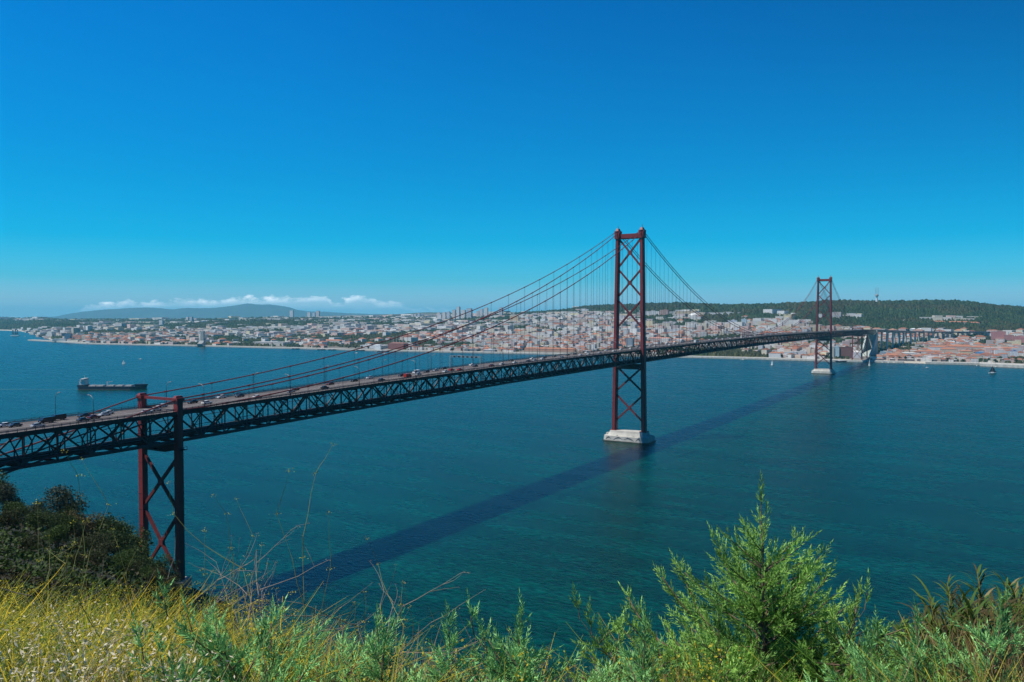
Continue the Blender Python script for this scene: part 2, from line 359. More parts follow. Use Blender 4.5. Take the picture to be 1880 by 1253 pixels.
for s in (-1, 1):
    b = MB(); x = s*(EDGE-.15)
    for y in np.arange(Y0, Y1-1, PAN/2):
        z0, z1 = road_z(y), road_z(y+PAN/2)
        for h, w in ((1.15, .1), (.8, .06), (.45, .06)): b.beam((x, y, z0+h), (x, y+PAN/2, z1+h), w, w)
    for y in np.arange(Y0, 700, PAN/8): b.box((x, y, road_z(y)+.6), (.12, .14, 1.15))
    b.build('railing', M['dark_steel'], bridge)
    b = MB(); x = s*10.9
    for y in np.arange(Y0, Y1-1, PAN/2): b.beam((x, y, road_z(y)+.62), (x, y+PAN/2, road_z(y+PAN/2)+.62), .1, .34)
    for y in np.arange(Y0, 500, PAN/4): b.box((x, y, road_z(y)+.4), (.1, .16, .8))
    b.build('guard_rail', M['rail'], bridge)
# cables
def side_c(za, zb, sag, ya, yb): return lambda y: za+(zb-za)*(y-ya)/(yb-ya) - 4*sag*((y-ya)/(yb-ya))*(1-(y-ya)/(yb-ya))
def main_c(zt, zm): return lambda y: zm+(zt-zm)*((y-506.5)/506.5)**2
segs = {'A': (side_c(77.2, 190.5, 23.8, -483, 0), main_c(190.5, 87.2), side_c(190.5, 82.0, 23.0, 1013, 1496)),
        'B': (side_c(81.9, 193, 19.5, -483, 0), main_c(193, 90.3), side_c(193, 85.5, 18.5, 1013, 1496))}
XC = 11.72
def cable_z(w, y):
    f = segs[w]; return f[0](y) if y <= 0 else (f[1](y) if y <= 1013 else f[2](y))
for s in (-1, 1):
    for w, r in (('A', .31), ('B', .26)):
        pts = []
        ends = {'A': [(-640, 44), (-560, 61)], 'B': [(-640, 47.5), (-548, 66.8), (-510, 75.6)]}[w]
        pts += [(s*XC, y, z) for y, z in ends]
        pts += [(s*XC, y, cable_z(w, y)) for y in np.arange(-483, 1496.1, 483/42)]
        pts += [(s*XC, 1640, 46 if w == 'A' else 49)]
        b = MB().tube(pts, r, 6)
        for y in np.arange(-21*PAN + (0 if w == 'A' else PAN/2), 1496, PAN):
            z = cable_z(w, y); b.tube([(s*XC, y-.55, z-(z-cable_z(w, y-.55))), (s*XC, y+.55, cable_z(w, y+.55))], r+.14, 6)
        b.build('main_cable', M['cable'], bridge)
hl = []
for s in (1, -1):
    for w in ('A', 'B'):
        for y in np.arange(-21*PAN + (0 if w == 'A' else PAN/2), 1496, PAN):
            zc = cable_z(w, y); zr = road_z(y)-.9
            if zc - zr > 3 and abs(y) > 4 and abs(y-1013) > 4: hl.append((s, w, y, zc, zr))
hl.sort(key=lambda h: math.hypot(h[2]-CY, CX-h[0]*XC))
def hang(b, h):
    s, w, y, zc, zr = h; off = .32 if w == 'A' else .28
    for q in (-off, off): b.tube([(s*XC, y+q, zc-.2), (s*XC, y+q, zr)], .055 if y < 300 else .075, 4, cap=False)
    return b
for h in hl[:99]: hang(MB(), h).build('hanger', M['hanger'], bridge)
b = MB()
for h in hl[99:]: hang(b, h)
tag(b.build('far_hanger', M['hanger'], bridge), kind='stuff')
M['concrete_pale'] = simple('pale_green_concrete', (0.46, 0.50, 0.46), 0.85, (0.36, 0.40, 0.37), 0.1, detail=8)
# concrete north anchorage and approach viaduct
an = tag(empty('anchorage', (0, 1690, 0)), 'pale concrete bridge anchorage with a sloping face at the north shore', 'anchorage')
for s in (-1, 1):
    MB().ngon_x([(-46, 2), (104, 2), (104, 63.6), (84, 63.6), (20, 30), (-46, 12)], s*12.5-2.0, s*12.5+2.0).build('side_wall', M['concrete_pale'], an)
MB().ngon_x([(84, 2), (100, 2), (100, 76.2), (90, 76.2)], -10.4, 10.4).build('end_wall', M['concrete_pale'], an)
MB().ngon_x([(-44, 2.2), (80, 2.2), (80, 22), (-20, 14)], -10.3, 10.3).build('anchor_block', M['concrete_pale'], an)
for s in (-1, 1):
    MB().box((s*12.5, 99.5, 69.8), (4.0, 9, 12.4)).build('pillar', M['concrete_pale'], an)
via_pts = [P(1604, 2290), P(1618, 2350), P(1640, 2440), P(1668, 2530), P(1700, 2610), P(1735, 2685), P(1772, 2755), P(1812, 2825)]
via_pts[0] = Vector((0, 1796, 0))
via_z = [77, 74.5, 71, 68, 65.5, 63.5, 62, 61]
va = tag(empty('approach_viaduct', via_pts[0]), 'grey concrete road viaduct on tall pillars curving away beyond the north anchorage', 'viaduct')
vo = via_pts[0]; fine = []
for i in range(len(via_pts)-1):
    for t in np.linspace(0, 1, 5)[:-1]: fine.append((via_pts[i].lerp(via_pts[i+1], t)-vo, via_z[i]*(1-t)+via_z[i+1]*t))
fine.append((via_pts[-1]-vo, via_z[-1]))
def ribbon(name, mat, x0, x1, dz0, dz1):
    vs = []
    for i, (p, z) in enumerate(fine):
        d = (fine[min(i+1, len(fine)-1)][0]-fine[max(i-1, 0)][0]); d.z = 0; d.normalize(); r = Vector((d.y, -d.x, 0))
        for x, dz in ((x0, dz0), (x1, dz0), (x1, dz1), (x0, dz1)): q = p+r*x; vs.append((q.x, q.y, z+dz))
    n = len(fine); b = MB(); b.add(vs, [(4*i+j, 4*i+4+j, 4*i+4+(j+1) % 4, 4*i+(j+1) % 4) for i in range(n-1) for j in range(4)] + [(3, 2, 1, 0), (4*n-4, 4*n-3, 4*n-2, 4*n-1)])
    return b.build(name, mat, va)
ribbon('girder', M['concrete_grey'], -8.5, 8.5, -3.6, -.6); ribbon('road_slab', M['asphalt'], -11.6, 11.6, -.6, 0)
ribbon('parapet', M['concrete_grey'], -11.9, -11.6, -.7, 1.0); ribbon('parapet', M['concrete_grey'], 11.6, 11.9, -.7, 1.0)
acc = 0; last = fine[0][0]; nextp = 20; VPIL = []
for i in range(1, len(fine)):
    p, z = fine[i]; seg = (p-last).length
    acc += seg; last = p
    if acc >= nextp:
        nextp += 50; d = (p-fine[i-1][0]); d.z = 0; d.normalize(); r = Vector((d.y, -d.x, 0)); rz = math.atan2(r.y, r.x)
        for s in (-1, 1):
            q = p+r*(s*7.4); MB().box((0, 0, (z-3.6)/2+1), (4.4, 6.0, z-3.6-2), rz=rz, taper=.86).build('pillar', M['concrete'] if s > 0 else M['concrete_pale'], va, loc=(q.x, q.y, 0))
        MB().box((0, 0, z-4.8), (18.5, 4.2, 2.3), rz=rz).build('pillar_cap', M['concrete_pale'], va, loc=(p.x, p.y, 0)); VPIL.append(p+vo)
# ------------------------------------------------------------ street lamps and gantry
lp = empty('street_lamp'); lb = MB(); lb.tube([(0, 0, 0), (0, 0, 7.6)], [.11, .07], 6); lb.build('pole', M['dark_steel'], lp)
ab = MB(); ab.tube([(0, 0, 7.5), (.5, 0, 8.6), (1.3, 0, 9.3), (2.4, 0, 9.6)], [.09, .10, .11, .08], 6); ab.build('arm', M['lamp'], lp, smooth=True)
MB().box((2.7, 0, 9.62), (1.1, .42, .22)).build('lamp_head', M['lamp'], lp)
lamps = [(s, y) for y in np.arange(-483-34.5, 1480, 46.04) for s in (-1, 1)]
for i, (s, y) in enumerate(lamps):
    o = lp if i == 0 else copy_tree(lp)
    o.location = (s*(EDGE-.35), y, road_z(y)); o.rotation_euler = (0, 0, 0 if s < 0 else math.pi)
    n = (i//2)+1
    tag(o, f'curved pale street lamp on the {"west" if s < 0 else "east"} bridge railing, {ordn(n)} from the near end', 'street lamp', 'street lamps along the bridge deck')
GY = -268.0
g = tag(empty('sign_gantry', (0, GY, road_z(GY))), 'thin grey overhead sign gantry spanning the bridge road before the near tower', 'gantry')
for s in (-1, 1): MB().box((s*11.4, 0, 3.9), (.4, .4, 7.8)).build('post', M['lamp'], g)
b = MB()
for z in (7.0, 7.9): b.beam((-11.4, 0, z), (11.4, 0, z), .2, .2)
for x in np.arange(-11, 11, 1.6): b.beam((x, 0, 7.0), (x+.8, 0, 7.9), .1, .1); b.beam((x+.8, 0, 7.9), (x+1.6, 0, 7.0), .1, .1)
b.build('crossbeam', M['lamp'], g)
for x in (-7.9, -4.6, -1.4, 1.9, 5.2, 8.4): MB().box((x, -.3, 7.3), (1.2, .3, .95)).build('signal_box', M['black'], g)
# ------------------------------------------------------------ vehicles
def vehicle(kind, paint):
    r = empty({'car': 'car', 'van': 'van', 'bus': 'bus', 'truck': 'truck'}[kind])
    if kind == 'car':
        L, Wd = 4.3, 1.78
        b = MB(); low = [(-L/2, .32), (L/2, .32), (L/2, .72), (L/2-.25, .84), (L/2-1.05, .92), (-L/2+.35, .95), (-L/2, .85)]
        b.ngon_x(low, -Wd/2, Wd/2); b.build('body', paint, r)
        c = MB(); c.add([(-.78, 1.0, .90), (.78, 1.0, .90), (.78, -1.6, .92), (-.78, -1.6, .92), (-.62, .35, 1.40), (.62, .35, 1.40), (.62, -1.1, 1.42), (-.62, -1.1, 1.42)],
                        [(0, 1, 5, 4), (1, 2, 6, 5), (2, 3, 7, 6), (3, 0, 4, 7), (3, 2, 1, 0)]); c.build('windows', M['glass'], r)
        MB().box((0, -.38, 1.44), (1.26, 1.5, .07), taper=.93).build('roof', paint, r)
        wx, wy, wr = .82, 1.32, .31
    elif kind == 'van':
        L, Wd = 5.2, 1.95
        MB().ngon_x([(-L/2, .4), (L/2, .4), (L/2, 1.0), (L/2-.7, 1.2), (L/2-1.4, 2.1), (-L/2, 2.2)], -Wd/2, Wd/2).build('body', paint, r)
        MB().ngon_x([(L/2-.62, 1.25), (L/2-1.25, 2.0), (L/2-2.2, 2.0), (L/2-2.2, 1.25)], -Wd/2-.02, Wd/2+.02).build('windows', M['glass'], r)
        wx, wy, wr = .88, 1.6, .35
    elif kind == 'bus':
        L, Wd = 11.8, 2.5
        MB().box((0, 0, 1.75), (Wd, L, 2.7)).build('body', paint, r)
        MB().box((0, 0, 2.15), (Wd+.06, L-.7, .95)).build('windows', M['glass'], r)
        MB().box((0, L/2+.01, 1.95), (Wd-.3, .06, 1.4)).build('windscreen', M['glass'], r)
        wx, wy, wr = 1.1, 3.6, .48
    else:
        L, Wd = 9.5, 2.45
        MB().box((0, -1.2, 2.15), (Wd, 6.9, 2.9)).build('cargo_box', paint, r)
        MB().ngon_x([(2.45, .6), (4.7, .6), (4.7, 1.6), (4.35, 2.7), (2.45, 2.7)], -1.15, 1.15).build('cab', paint, r)
        MB().ngon_x([(4.4, 1.65), (4.72, 1.62), (4.4, 2.55), (4.3, 2.55)], -1.0, 1.0).build('windscreen', M['glass'], r)
        wx, wy, wr = 1.05, 3.3, .48
    wm = MB().tube([(-.12, 0, 0), (.12, 0, 0)], wr, 10).mesh('wheel', M['black'])
    for sx in (-1, 1):
        for sy in (-1, 1): link('wheel', wm, r, (sx*wx, sy*wy, wr))
    hm = MB().box((0, 0, 0), (.32, .08, .16)).mesh('headlight', M['white'])
    for sx in (-1, 1): link('headlight', hm, r, (sx*(wx-.12), {'car': 2.15, 'van': 2.6, 'bus': 5.93, 'truck': 4.72}[kind], {'car': .66, 'van': .85}.get(kind, .9)))
    return r
CP = {'white': (0.72, 0.72, 0.70), 'silver': (0.42, 0.44, 0.46), 'black': (0.015, 0.015, 0.018), 'dark grey': (0.05, 0.055, 0.06), 'red': (0.42, 0.03, 0.02), 'dark red': (0.13, 0.02, 0.02), 'dark blue': (0.02, 0.035, 0.09)}
cpm = {k: simple('car_paint_'+k.replace(' ', '_'), v, 0.25, tuple(a*.9 for a in v), 1) for k, v in CP.items()}
LANES = {-9.0: 'outer west', -5.4: 'middle west', -1.9: 'inner west', 1.9: 'inner east', 5.4: 'middle east', 9.0: 'outer east'}
def y_at(px, x):                                 # where on the deck a lane passes compass column px
    k = (px-940)/FOC; ax, ay = FW[0]+RT[0]*k, FW[1]+RT[1]*k
    return CY + ay*(x-CX)/ax
cars = [(4, -5.4, 'car', 'white'), (24, -1.9, 'car', 'dark grey'), (66, 5.4, 'car', 'silver'), (82, -1.9, 'van', 'black'), (104, -5.4, 'van', 'black'), (120, -5.4, 'car', 'black'),
        (150, 5.4, 'car', 'dark grey'), (170, 1.9, 'car', 'dark red'), (186, -5.4, 'car', 'white'), (190, -1.9, 'car', 'silver'), (268, 5.4, 'car', 'silver'), (284, 1.9, 'car', 'silver'), (296, -5.4, 'car', 'silver'),
        (352, -5.4, 'car', 'black'), (378, 1.9, 'car', 'white'), (405, -9.0, 'car', 'white'), (416, -9.0, 'car', 'dark grey'), (438, -5.4, 'car', 'dark grey'), (471, 5.4, 'car', 'white'), (533, 1.9, 'car', 'silver'), (541, -1.9, 'car', 'dark grey'),
        (596, 5.4, 'car', 'black'), (606, -5.4, 'car', 'dark red'), (650, -5.4, 'car', 'black'), (678, -9.0, 'car', 'white'), (700, 5.4, 'car', 'black'), (736, -1.9, 'car', 'black'), (748, 5.4, 'van', 'red'),
        (764, -5.4, 'van', 'white'), (767, 1.9, 'car', 'silver'), (781, -5.4, 'car', 'dark grey'), (799, -5.4, 'car', 'silver'), (815, -9.0, 'car', 'black'), (818, 5.4, 'car', 'white'), (829, 1.9, 'car', 'red'), (844, 5.4, 'car', 'red'),
        (866, -9.0, 'car', 'white'), (872, -1.9, 'car', 'dark grey'), (902, 5.4, 'car', 'dark red'), (921, 5.4, 'car', 'white'), (939, -9.0, 'car', 'black'), (945, 5.4, 'car', 'white'), (970, 5.4, 'car', 'dark grey'), (977, -5.4, 'car', 'white'), (979, 5.4, 'car', 'silver'),
        (996, 1.9, 'car', 'white'), (999, -5.4, 'car', 'black'), (1018, -5.4, 'car', 'dark grey'), (1031, 5.4, 'car', 'silver'), (1042, -5.4, 'car', 'dark grey'), (1056, -5.4, 'car', 'black'), (1066, 5.4, 'car', 'white'), (1078, -5.4, 'van', 'white'), (1080, 5.4, 'car', 'white'),
        (1101, 5.4, 'car', 'silver'), (1113, -5.4, 'car', 'white'), (1127, 5.4, 'car', 'white'), (1140, -1.9, 'car', 'white'), (1158, 1.9, 'car', 'white'), (1170, -5.4, 'car', 'silver'), (1193, -5.4, 'car', 'silver'), (1203, 5.4, 'car', 'silver'), (1224, -5.4, 'van', 'white'), (1229, 5.4, 'car', 'white'),
        (1238, -5.4, 'van', 'white'), (1245, 1.9, 'car', 'silver'), (1251, -9.0, 'truck', 'white'), (1279, 5.4, 'bus', 'white'), (1303, -5.4, 'car', 'white'), (1316, -5.4, 'van', 'white'), (1327, 1.9, 'car', 'white'), (1337, -5.4, 'car', 'silver'), (1341, 5.4, 'car', 'white'), (1350, -1.9, 'car', 'white'), (1362, 5.4, 'van', 'white'), (1369, -5.4, 'car', 'silver'),
        (1378, 5.4, 'car', 'white'), (1387, -5.4, 'car', 'white'), (1396, 1.9, 'car', 'silver'), (1406, -5.4, 'van', 'white'), (1415, 5.4, 'car', 'white'), (1425, -5.4, 'car', 'white'), (1436, 5.4, 'car', 'silver'), (1444, -5.4, 'car', 'white')]
protos = {}; placed = []
for px, x, kind, c in cars:
    y = y_at(px, x)
    if Y0+8 < y < Y1-8: placed.append([y, x, kind, c])
placed.sort(key=lambda q: (q[1], q[0]))
for i in range(1, len(placed)):                  # keep a gap in each lane
    if placed[i][1] == placed[i-1][1] and placed[i][0]-placed[i-1][0] < 9: placed[i][0] = placed[i-1][0]+9.5
counts = {}
for y, x, kind, c in placed:
    if (kind, c) not in protos: o = protos[(kind, c)] = vehicle(kind, cpm[c])
    else: o = copy_tree(protos[(kind, c)])
    o.location = (x+random.uniform(-.25, .25), y, road_z(y)+.005); o.rotation_euler = (math.atan((road_z(y+2)-road_z(y-2))/4)*(1 if x > 0 else -1), 0, 0 if x > 0 else math.pi)
    zone = 'left of the near pier' if y < -483 else 'between near pier and near tower' if y < 0 else 'between the two tall towers' if y < 1013 else 'beyond the far tower'
    counts[(x, zone)] = counts.get((x, zone), 0)+1
    tag(o, f'{c} {kind}, {ordn(counts[(x, zone)])} in the {LANES[x]} lane {zone}', kind, 'vehicles crossing the bridge')
# ------------------------------------------------------------ water
def water_mat():
    m, nt, b = new_mat('river_water')
    tc = N(nt, 'ShaderNodeTexCoord'); pos = tc.outputs['Object']
    def nz(scale, det, stretch=(1, 1, 1), rot=0.0, rough=.55):
        mp = N(nt, 'ShaderNodeMapping'); mp.inputs['Scale'].default_value = stretch; mp.inputs['Rotation'].default_value = (0, 0, rot); nt.links.new(pos, mp.inputs[0])
        n = N(nt, 'ShaderNodeTexNoise'); n.inputs['Scale'].default_value = scale; n.inputs['Detail'].default_value = det; n.inputs['Roughness'].default_value = rough; nt.links.new(mp.outputs[0], n.inputs['Vector']); return n.outputs['Fac']
    w1 = nz(.22, 6, (1, 2.2, 1), .5); w2 = nz(.9, 3, (1, 1.6, 1), -.2); big = nz(.004, 4, (1, 3.2, 1), .35); mid = nz(.02, 4, (1, 3, 1), .2); str_ = nz(.006, 3, (1, 9, 1), -.45, .5)
    h = mth(nt, 'ADD', mth(nt, 'MULTIPLY', w1, 1.0), mth(nt, 'MULTIPLY', w2, .28))
    bp = N(nt, 'ShaderNodeBump'); bp.inputs['Strength'].default_value = WB[0]; bp.inputs['Distance'].default_value = WB[1]; nt.links.new(h, bp.inputs['Height']); nt.links.new(bp.outputs[0], b.inputs['Normal'])
    f = mth(nt, 'MULTIPLY_ADD', big, 3.4, -1.2, clamp=True)
    base = mixc(nt, f, WC[0], WC[1])
    f2 = mth(nt, 'MULTIPLY', mth(nt, 'MULTIPLY_ADD', mth(nt, 'ADD', mth(nt, 'MULTIPLY', mid, .6), mth(nt, 'MULTIPLY', str_, .5)), 3.4, -1.70, clamp=True), .7)
    base = mixc(nt, f2, base, WC[2])
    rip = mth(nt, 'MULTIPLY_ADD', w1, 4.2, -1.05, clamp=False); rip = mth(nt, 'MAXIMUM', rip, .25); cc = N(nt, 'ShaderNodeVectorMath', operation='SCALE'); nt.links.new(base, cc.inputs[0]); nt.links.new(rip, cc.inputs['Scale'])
    # sparse whitecaps
    cap = mth(nt, 'GREATER_THAN', mth(nt, 'MULTIPLY', nz(.55, 2, (1, 2.5, 1), .3), mth(nt, 'ADD', mid, .45)), .875)
    nt.links.new(mixc(nt, cap, cc.outputs[0], (.35, .42, .42)), b.inputs['Base Color'])
    b.inputs['IOR'].default_value = 1.33; b.inputs['Specular Tint'].default_value = (.2, .42, 1, 1)
    nt.links.new(mth(nt, 'MULTIPLY_ADD', mid, .2, WR), b.inputs['Roughness'])
    b.inputs['Specular IOR Level'].default_value = WS
    return m
WB = (1.0, .55); WC = ((.0, .029, .016), (.0, .018, .009), (.0, .070, .054)); WR = .16; WS = .42
# radially graded sheet so the surface reaches the horizon
rr = [0, 60, 150, 300, 600, 1200, 2500, 5000, 10000, 20000, 38000]; na = 64; V = [(CX, CY, 0)]; Q = []; T = []
for r in rr[1:]:
    V += [(CX+r*math.cos(2*math.pi*k/na), CY+r*math.sin(2*math.pi*k/na), 0) for k in range(na)]
for k in range(na): T.append((0, 1+k, 1+(k+1) % na))
for i in range(len(rr)-2):
    for k in range(na): a = 1+i*na+k; c = 1+i*na+(k+1) % na; Q.append((a, a+na, c+na, c))
tag(link('water', np_mesh('water', V, [np.array(T), np.array(Q)], water_mat())), kind='structure')
# ------------------------------------------------------------ south bank (camera hill)
DROP = {
 -700: [(0, 1.7), (3, 1.9), (8, 2.8), (20, 5), (60, 10), (120, 16), (240, 30), (400, 60), (560, 116), (900, 125)],
 -200: [(0, 1.7), (3, 1.9), (5, 2.4), (8, 3.3), (14, 5), (30, 9.5), (60, 17), (120, 28), (180, 37), (240, 47), (300, 62), (420, 116), (900, 125)],
 0: [(0, 1.7), (3, 1.95), (5, 2.5), (8, 3.5), (14, 5.3), (30, 10.5), (60, 20.5), (120, 34), (180, 46), (235, 59), (270, 72), (330, 100), (380, 117), (900, 125)],
 110: [(0, 1.7), (3, 1.95), (5, 2.5), (8, 3.5), (14, 5.4), (30, 11), (60, 21.5), (120, 36), (180, 50), (225, 61), (262, 76), (310, 100), (350, 117), (900, 125)],
 200: [(0, 1.7), (3, 1.95), (5, 2.5), (8, 3.5), (14, 5.6), (30, 11.6), (60, 22), (120, 38), (200, 61), (240, 73), (262, 82), (290, 97), (330, 117), (900, 125)],
 280: [(0, 1.7), (3, 1.95), (5, 2.5), (8, 3.5), (14, 5.8), (30, 12), (60, 23.5), (120, 42), (200, 69), (250, 86), (275, 95), (302, 104), (325, 117), (900, 125)],
 345: [(0, 1.7), (3, 1.95), (5, 2.5), (8, 3.55), (14, 5.9), (30, 12.4), (60, 25), (120, 47), (200, 75), (280, 102), (310, 104.5), (326, 117), (900, 125)],
 450: [(0, 1.7), (3, 1.95), (5, 2.55), (8, 3.7), (14, 6.4), (30, 14), (60, 28), (120, 55), (200, 91), (262, 116), (900, 125)],
 700: [(0, 1.7), (3, 2.0), (5, 2.85), (8, 4.5), (14, 8.2), (30, 18), (60, 35), (120, 66), (180, 95), (225, 116), (900, 125)],
 940: [(0, 1.7), (3, 2.05), (5, 3.0), (8, 4.9), (14, 9.2), (30, 20), (60, 37), (120, 70), (170, 98), (205, 116), (900, 125)],
 1500: [(0, 1.7), (3, 2.05), (5, 3.0), (8, 4.9), (14, 9.0), (30, 20), (60, 37), (120, 70), (170, 98), (205, 116), (900, 125)],
 1700: [(0, 1.7), (3, 1.95), (5, 2.75), (8, 4.3), (14, 8.0), (30, 19), (60, 37), (120, 70), (170, 98), (205, 116), (900, 125)],
 1880: [(0, 1.7), (3, 1.9), (5, 2.5), (8, 3.6), (14, 7.0), (30, 18), (60, 36), (120, 70), (170, 98), (205, 116), (900, 125)],
 2400: [(0, 1.7), (3, 1.9), (5, 2.3), (8, 3.2), (14, 6.0), (30, 15), (60, 33), (120, 66), (170, 98), (205, 116), (900, 125)],
}
def south_z(px, d, r=None):
    px = np.asarray(px, float); d = np.asarray(d, float)
    x = CX + FW[0]*d + RT[0]*(px-940)/FOC*d; y = CY + FW[1]*d + RT[1]*(px-940)/FOC*d
    dr = table2(DROP, px, d)
    amp = np.clip((d-6)/60, 0, 1)*np.clip((116-dr)/20, 0, 1)
    return CZ - dr + amp*((fbm(x/38, y/38)-.5)*3.5 + (fbm(x/9+5, y/9)-.5)*1.6) + np.clip(d/6, 0, 1)*(fbm(x*1.3, y*1.3)-.5)*.12
AZ = np.concatenate([np.linspace(-1.15, -.78, 8)[:-1], np.linspace(-.78, .72, 190), np.linspace(.72, 1.15, 8)[1:]])
DD = np.concatenate([[0.0], np.geomspace(.6, 20, 46), np.geomspace(21, 620, 92)])
azg, dg = np.meshgrid(AZ, DD, indexing='ij'); pxg = 940 + FOC*np.tan(np.clip(azg, -1.1, 1.1)); rad = dg
de = rad*np.cos(azg); zz = south_z(pxg, de)
xs = CX + rad*(FW[0]*np.cos(azg)+RT[0]*np.sin(azg)); ysx = CY + rad*(FW[1]*np.cos(azg)+RT[1]*np.sin(azg))
V = np.stack([xs, ysx, zz], -1).reshape(-1, 3); nd = len(DD); na_ = len(AZ)
ii, jj = np.meshgrid(np.arange(na_-1), np.arange(nd-1), indexing='ij'); a = (ii*nd+jj).ravel()
F = np.stack([a, a+nd, a+nd+1, a+1], -1)
# the hilltop behind the viewpoint
nb = len(V); back = []
for k in range(25):
    t = math.pi*k/24; w = -1.15 - (2*math.pi-2.3)*k/24
    for r_ in (0.0, 20, 200, 600):
        back.append((CX + r_*(FW[0]*math.cos(w)+RT[0]*math.sin(w)), CY + r_*(FW[1]*math.cos(w)+RT[1]*math.sin(w)), CZ-1.7-(0 if r_ < 1 else 2 if r_ < 30 else 6 if r_ < 300 else 30)))
V = np.vstack([V, np.array(back)]); ii, jj = np.meshgrid(np.arange(24), np.arange(3), indexing='ij'); a = (nb+ii*4+jj).ravel()
F = np.vstack([F, np.stack([a, a+1, a+5, a+4], -1)])
# flip so normals look up
tag(link('hillside', np_mesh('hillside', V, F, M['soil'], smooth=True)), kind='structure')
# ------------------------------------------------------------ leaf cards
def cards(pts, size, nrm_up=.3, tint=None, aspect=1.0, rng=RNG):
    "one folded quad per point, random orientation; returns V,F"
    n = len(pts); a = rng.normal(size=(n, 3)); a /= np.linalg.norm(a, axis=1)[:, None]
    b = rng.normal(size=(n, 3)); b[:, 2] *= (1-nrm_up); b -= (a*b).sum(1)[:, None]*a; b /= np.linalg.norm(b, axis=1)[:, None]
    size = np.broadcast_to(size, (n,))[:, None]
    V = np.stack([pts-a*size*.5, pts+b*size*.32*aspect, pts+a*size*.5, pts-b*size*.32*aspect], 1).reshape(-1, 3)
    F = (np.arange(n)*4)[:, None] + np.arange(4)[None, :]
    return V, F
def crown_pts(n, lobes, rng):
    "points near the surface of several overlapping lobes; lobes: (cx,cy,cz,rx,ry,rz)"
    L = np.array(lobes); w = L[:, 3]*L[:, 4]; k = rng.choice(len(L), n, p=w/w.sum())
    d = rng.normal(size=(n, 3)); d /= np.linalg.norm(d, axis=1)[:, None]
    r = rng.uniform(.55, 1.05, n)[:, None]*(1+.22*(rng.random(n)[:, None]-.5))
    bump = 1+.25*np.sin(d[:, :1]*7+L[k, :1]*3)*np.sin(d[:, 1:2]*6+d[:, 2:3]*5)
    return L[k, :3] + d*L[k, 3:]*r*bump, k
def make_tree(h, w, c1, c2, n, seed, card, name='tree', bushy=False):
    rng = np.random.default_rng(seed); lobes = []
    nl = 9 if not bushy else 7
    for i in range(nl):
        a = rng.uniform(0, 2*math.pi); rr_ = rng.uniform(0, .36)*w; cz = h*(rng.uniform(.45, .85) if not bushy else rng.uniform(.3, .75)); s = rng.uniform(.2, .34)*w
        lobes.append((math.cos(a)*rr_, math.sin(a)*rr_, cz, s, s, s*rng.uniform(.6, .9)))
    lobes.append((0, 0, h*.62, w*.3, w*.3, h*.3))
    pts, k = crown_pts(n, lobes, rng); pts[:, 2] = np.maximum(pts[:, 2], .2)
    V, F = cards(pts, rng.uniform(.6, 1.3, n)*card, .2, rng=rng)
    lt = rng.random(len(lobes)); t = np.clip(lt[k]*.65+rng.random(n)*.45, 0, 1)[:, None]
    tint = np.array(c1)*(1-t)+np.array(c2)*t
    r = empty(name); link('crown', np_mesh('crown', V, F, M['leaf'], tint=tint), r)
    b = MB(); b.tube([(0, 0, -1.0), (.1*rng.normal(), .1*rng.normal(), h*.3), (.2*rng.normal(), .2, h*.62)], [w*.045, w*.032, w*.015], 7)
    for i in range(5):
        L = lobes[i]; b.tube([(0, 0, h*.25), (L[0]*.5, L[1]*.5, (h*.25+L[2])/2), L[:3]], [w*.022, w*.014, w*.006], 5)
    b.build('trunk', M['bark'], r)
    return r
GREEN = [((.010, .022, .004), (.055, .100, .016)), ((.018, .038, .006), (.070, .130, .018)), ((.026, .024, .007), (.100, .080, .022)), ((.020, .032, .018), (.070, .090, .048)), ((.016, .022, .006), (.055, .070, .018))]
names_c = ['dark green', 'bright green', 'rusty olive brown', 'grey green', 'dusky brown green']
tp = []
for i, (h, w, ci, n, card) in enumerate([(9, 9, 0, 3600, .42), (8, 8, 1, 3200, .36), (8.5, 10, 2, 3600, .42), (10, 8, 3, 3600, .36), (6, 8, 4, 3000, .36), (13, 11, 0, 5000, .45)]):
    t = make_tree(h, w, *GREEN[ci], n, 100+i, card); tp.append([t, names_c[ci], False])
# (column px, distance, kind, scale)
hill = [(2, 232, 3, .80), (-34, 236, 0, 1.0), (22, 236, 0, .62), (66, 224, 3, .55), (80, 236, 0, .5), (106, 230, 3, 1.10), (122, 226, 0, .66), (146, 222, 1, .62), (134, 205, 2, .9), (160, 212, 2, .85),
        (186, 214, 0, 1.0), (206, 218, 5, .72), (228, 224, 0, .95), (170, 190, 4, .8), (205, 196, 0, .8), (238, 206, 0, .7), (262, 262, 0, .72), (284, 268, 0, .85), (300, 272, 0, .7), (276, 248, 1, .5), (304, 256, 4, .7), (318, 268, 4, .55), (290, 236, 4, .7),
        (40, 200, 4, .8), (84, 184, 4, .8), (118, 170, 0, .6), (20, 165, 1, .55), (60, 150, 0, .5), (10, 140, 4, .6), (150, 148, 4, .5), (190, 160, 4, .6), (222, 176, 1, .5), (250, 190, 0, .6), (236, 150, 4, .5), (278, 212, 2, .5), (298, 198, 4, .5), (262, 168, 1, .4),
        (100, 128, 1, .42), (45, 112, 4, .42), (170, 118, 4, .4), (215, 122, 1, .36), (130, 96, 4, .32), (290, 160, 4, .4), (330, 236, 4, .45), (345, 262, 4, .42), (-60, 200, 0, 1.0), (-50, 150, 4, .8)]
hill.sort(key=lambda q: q[0]); cnt = {}
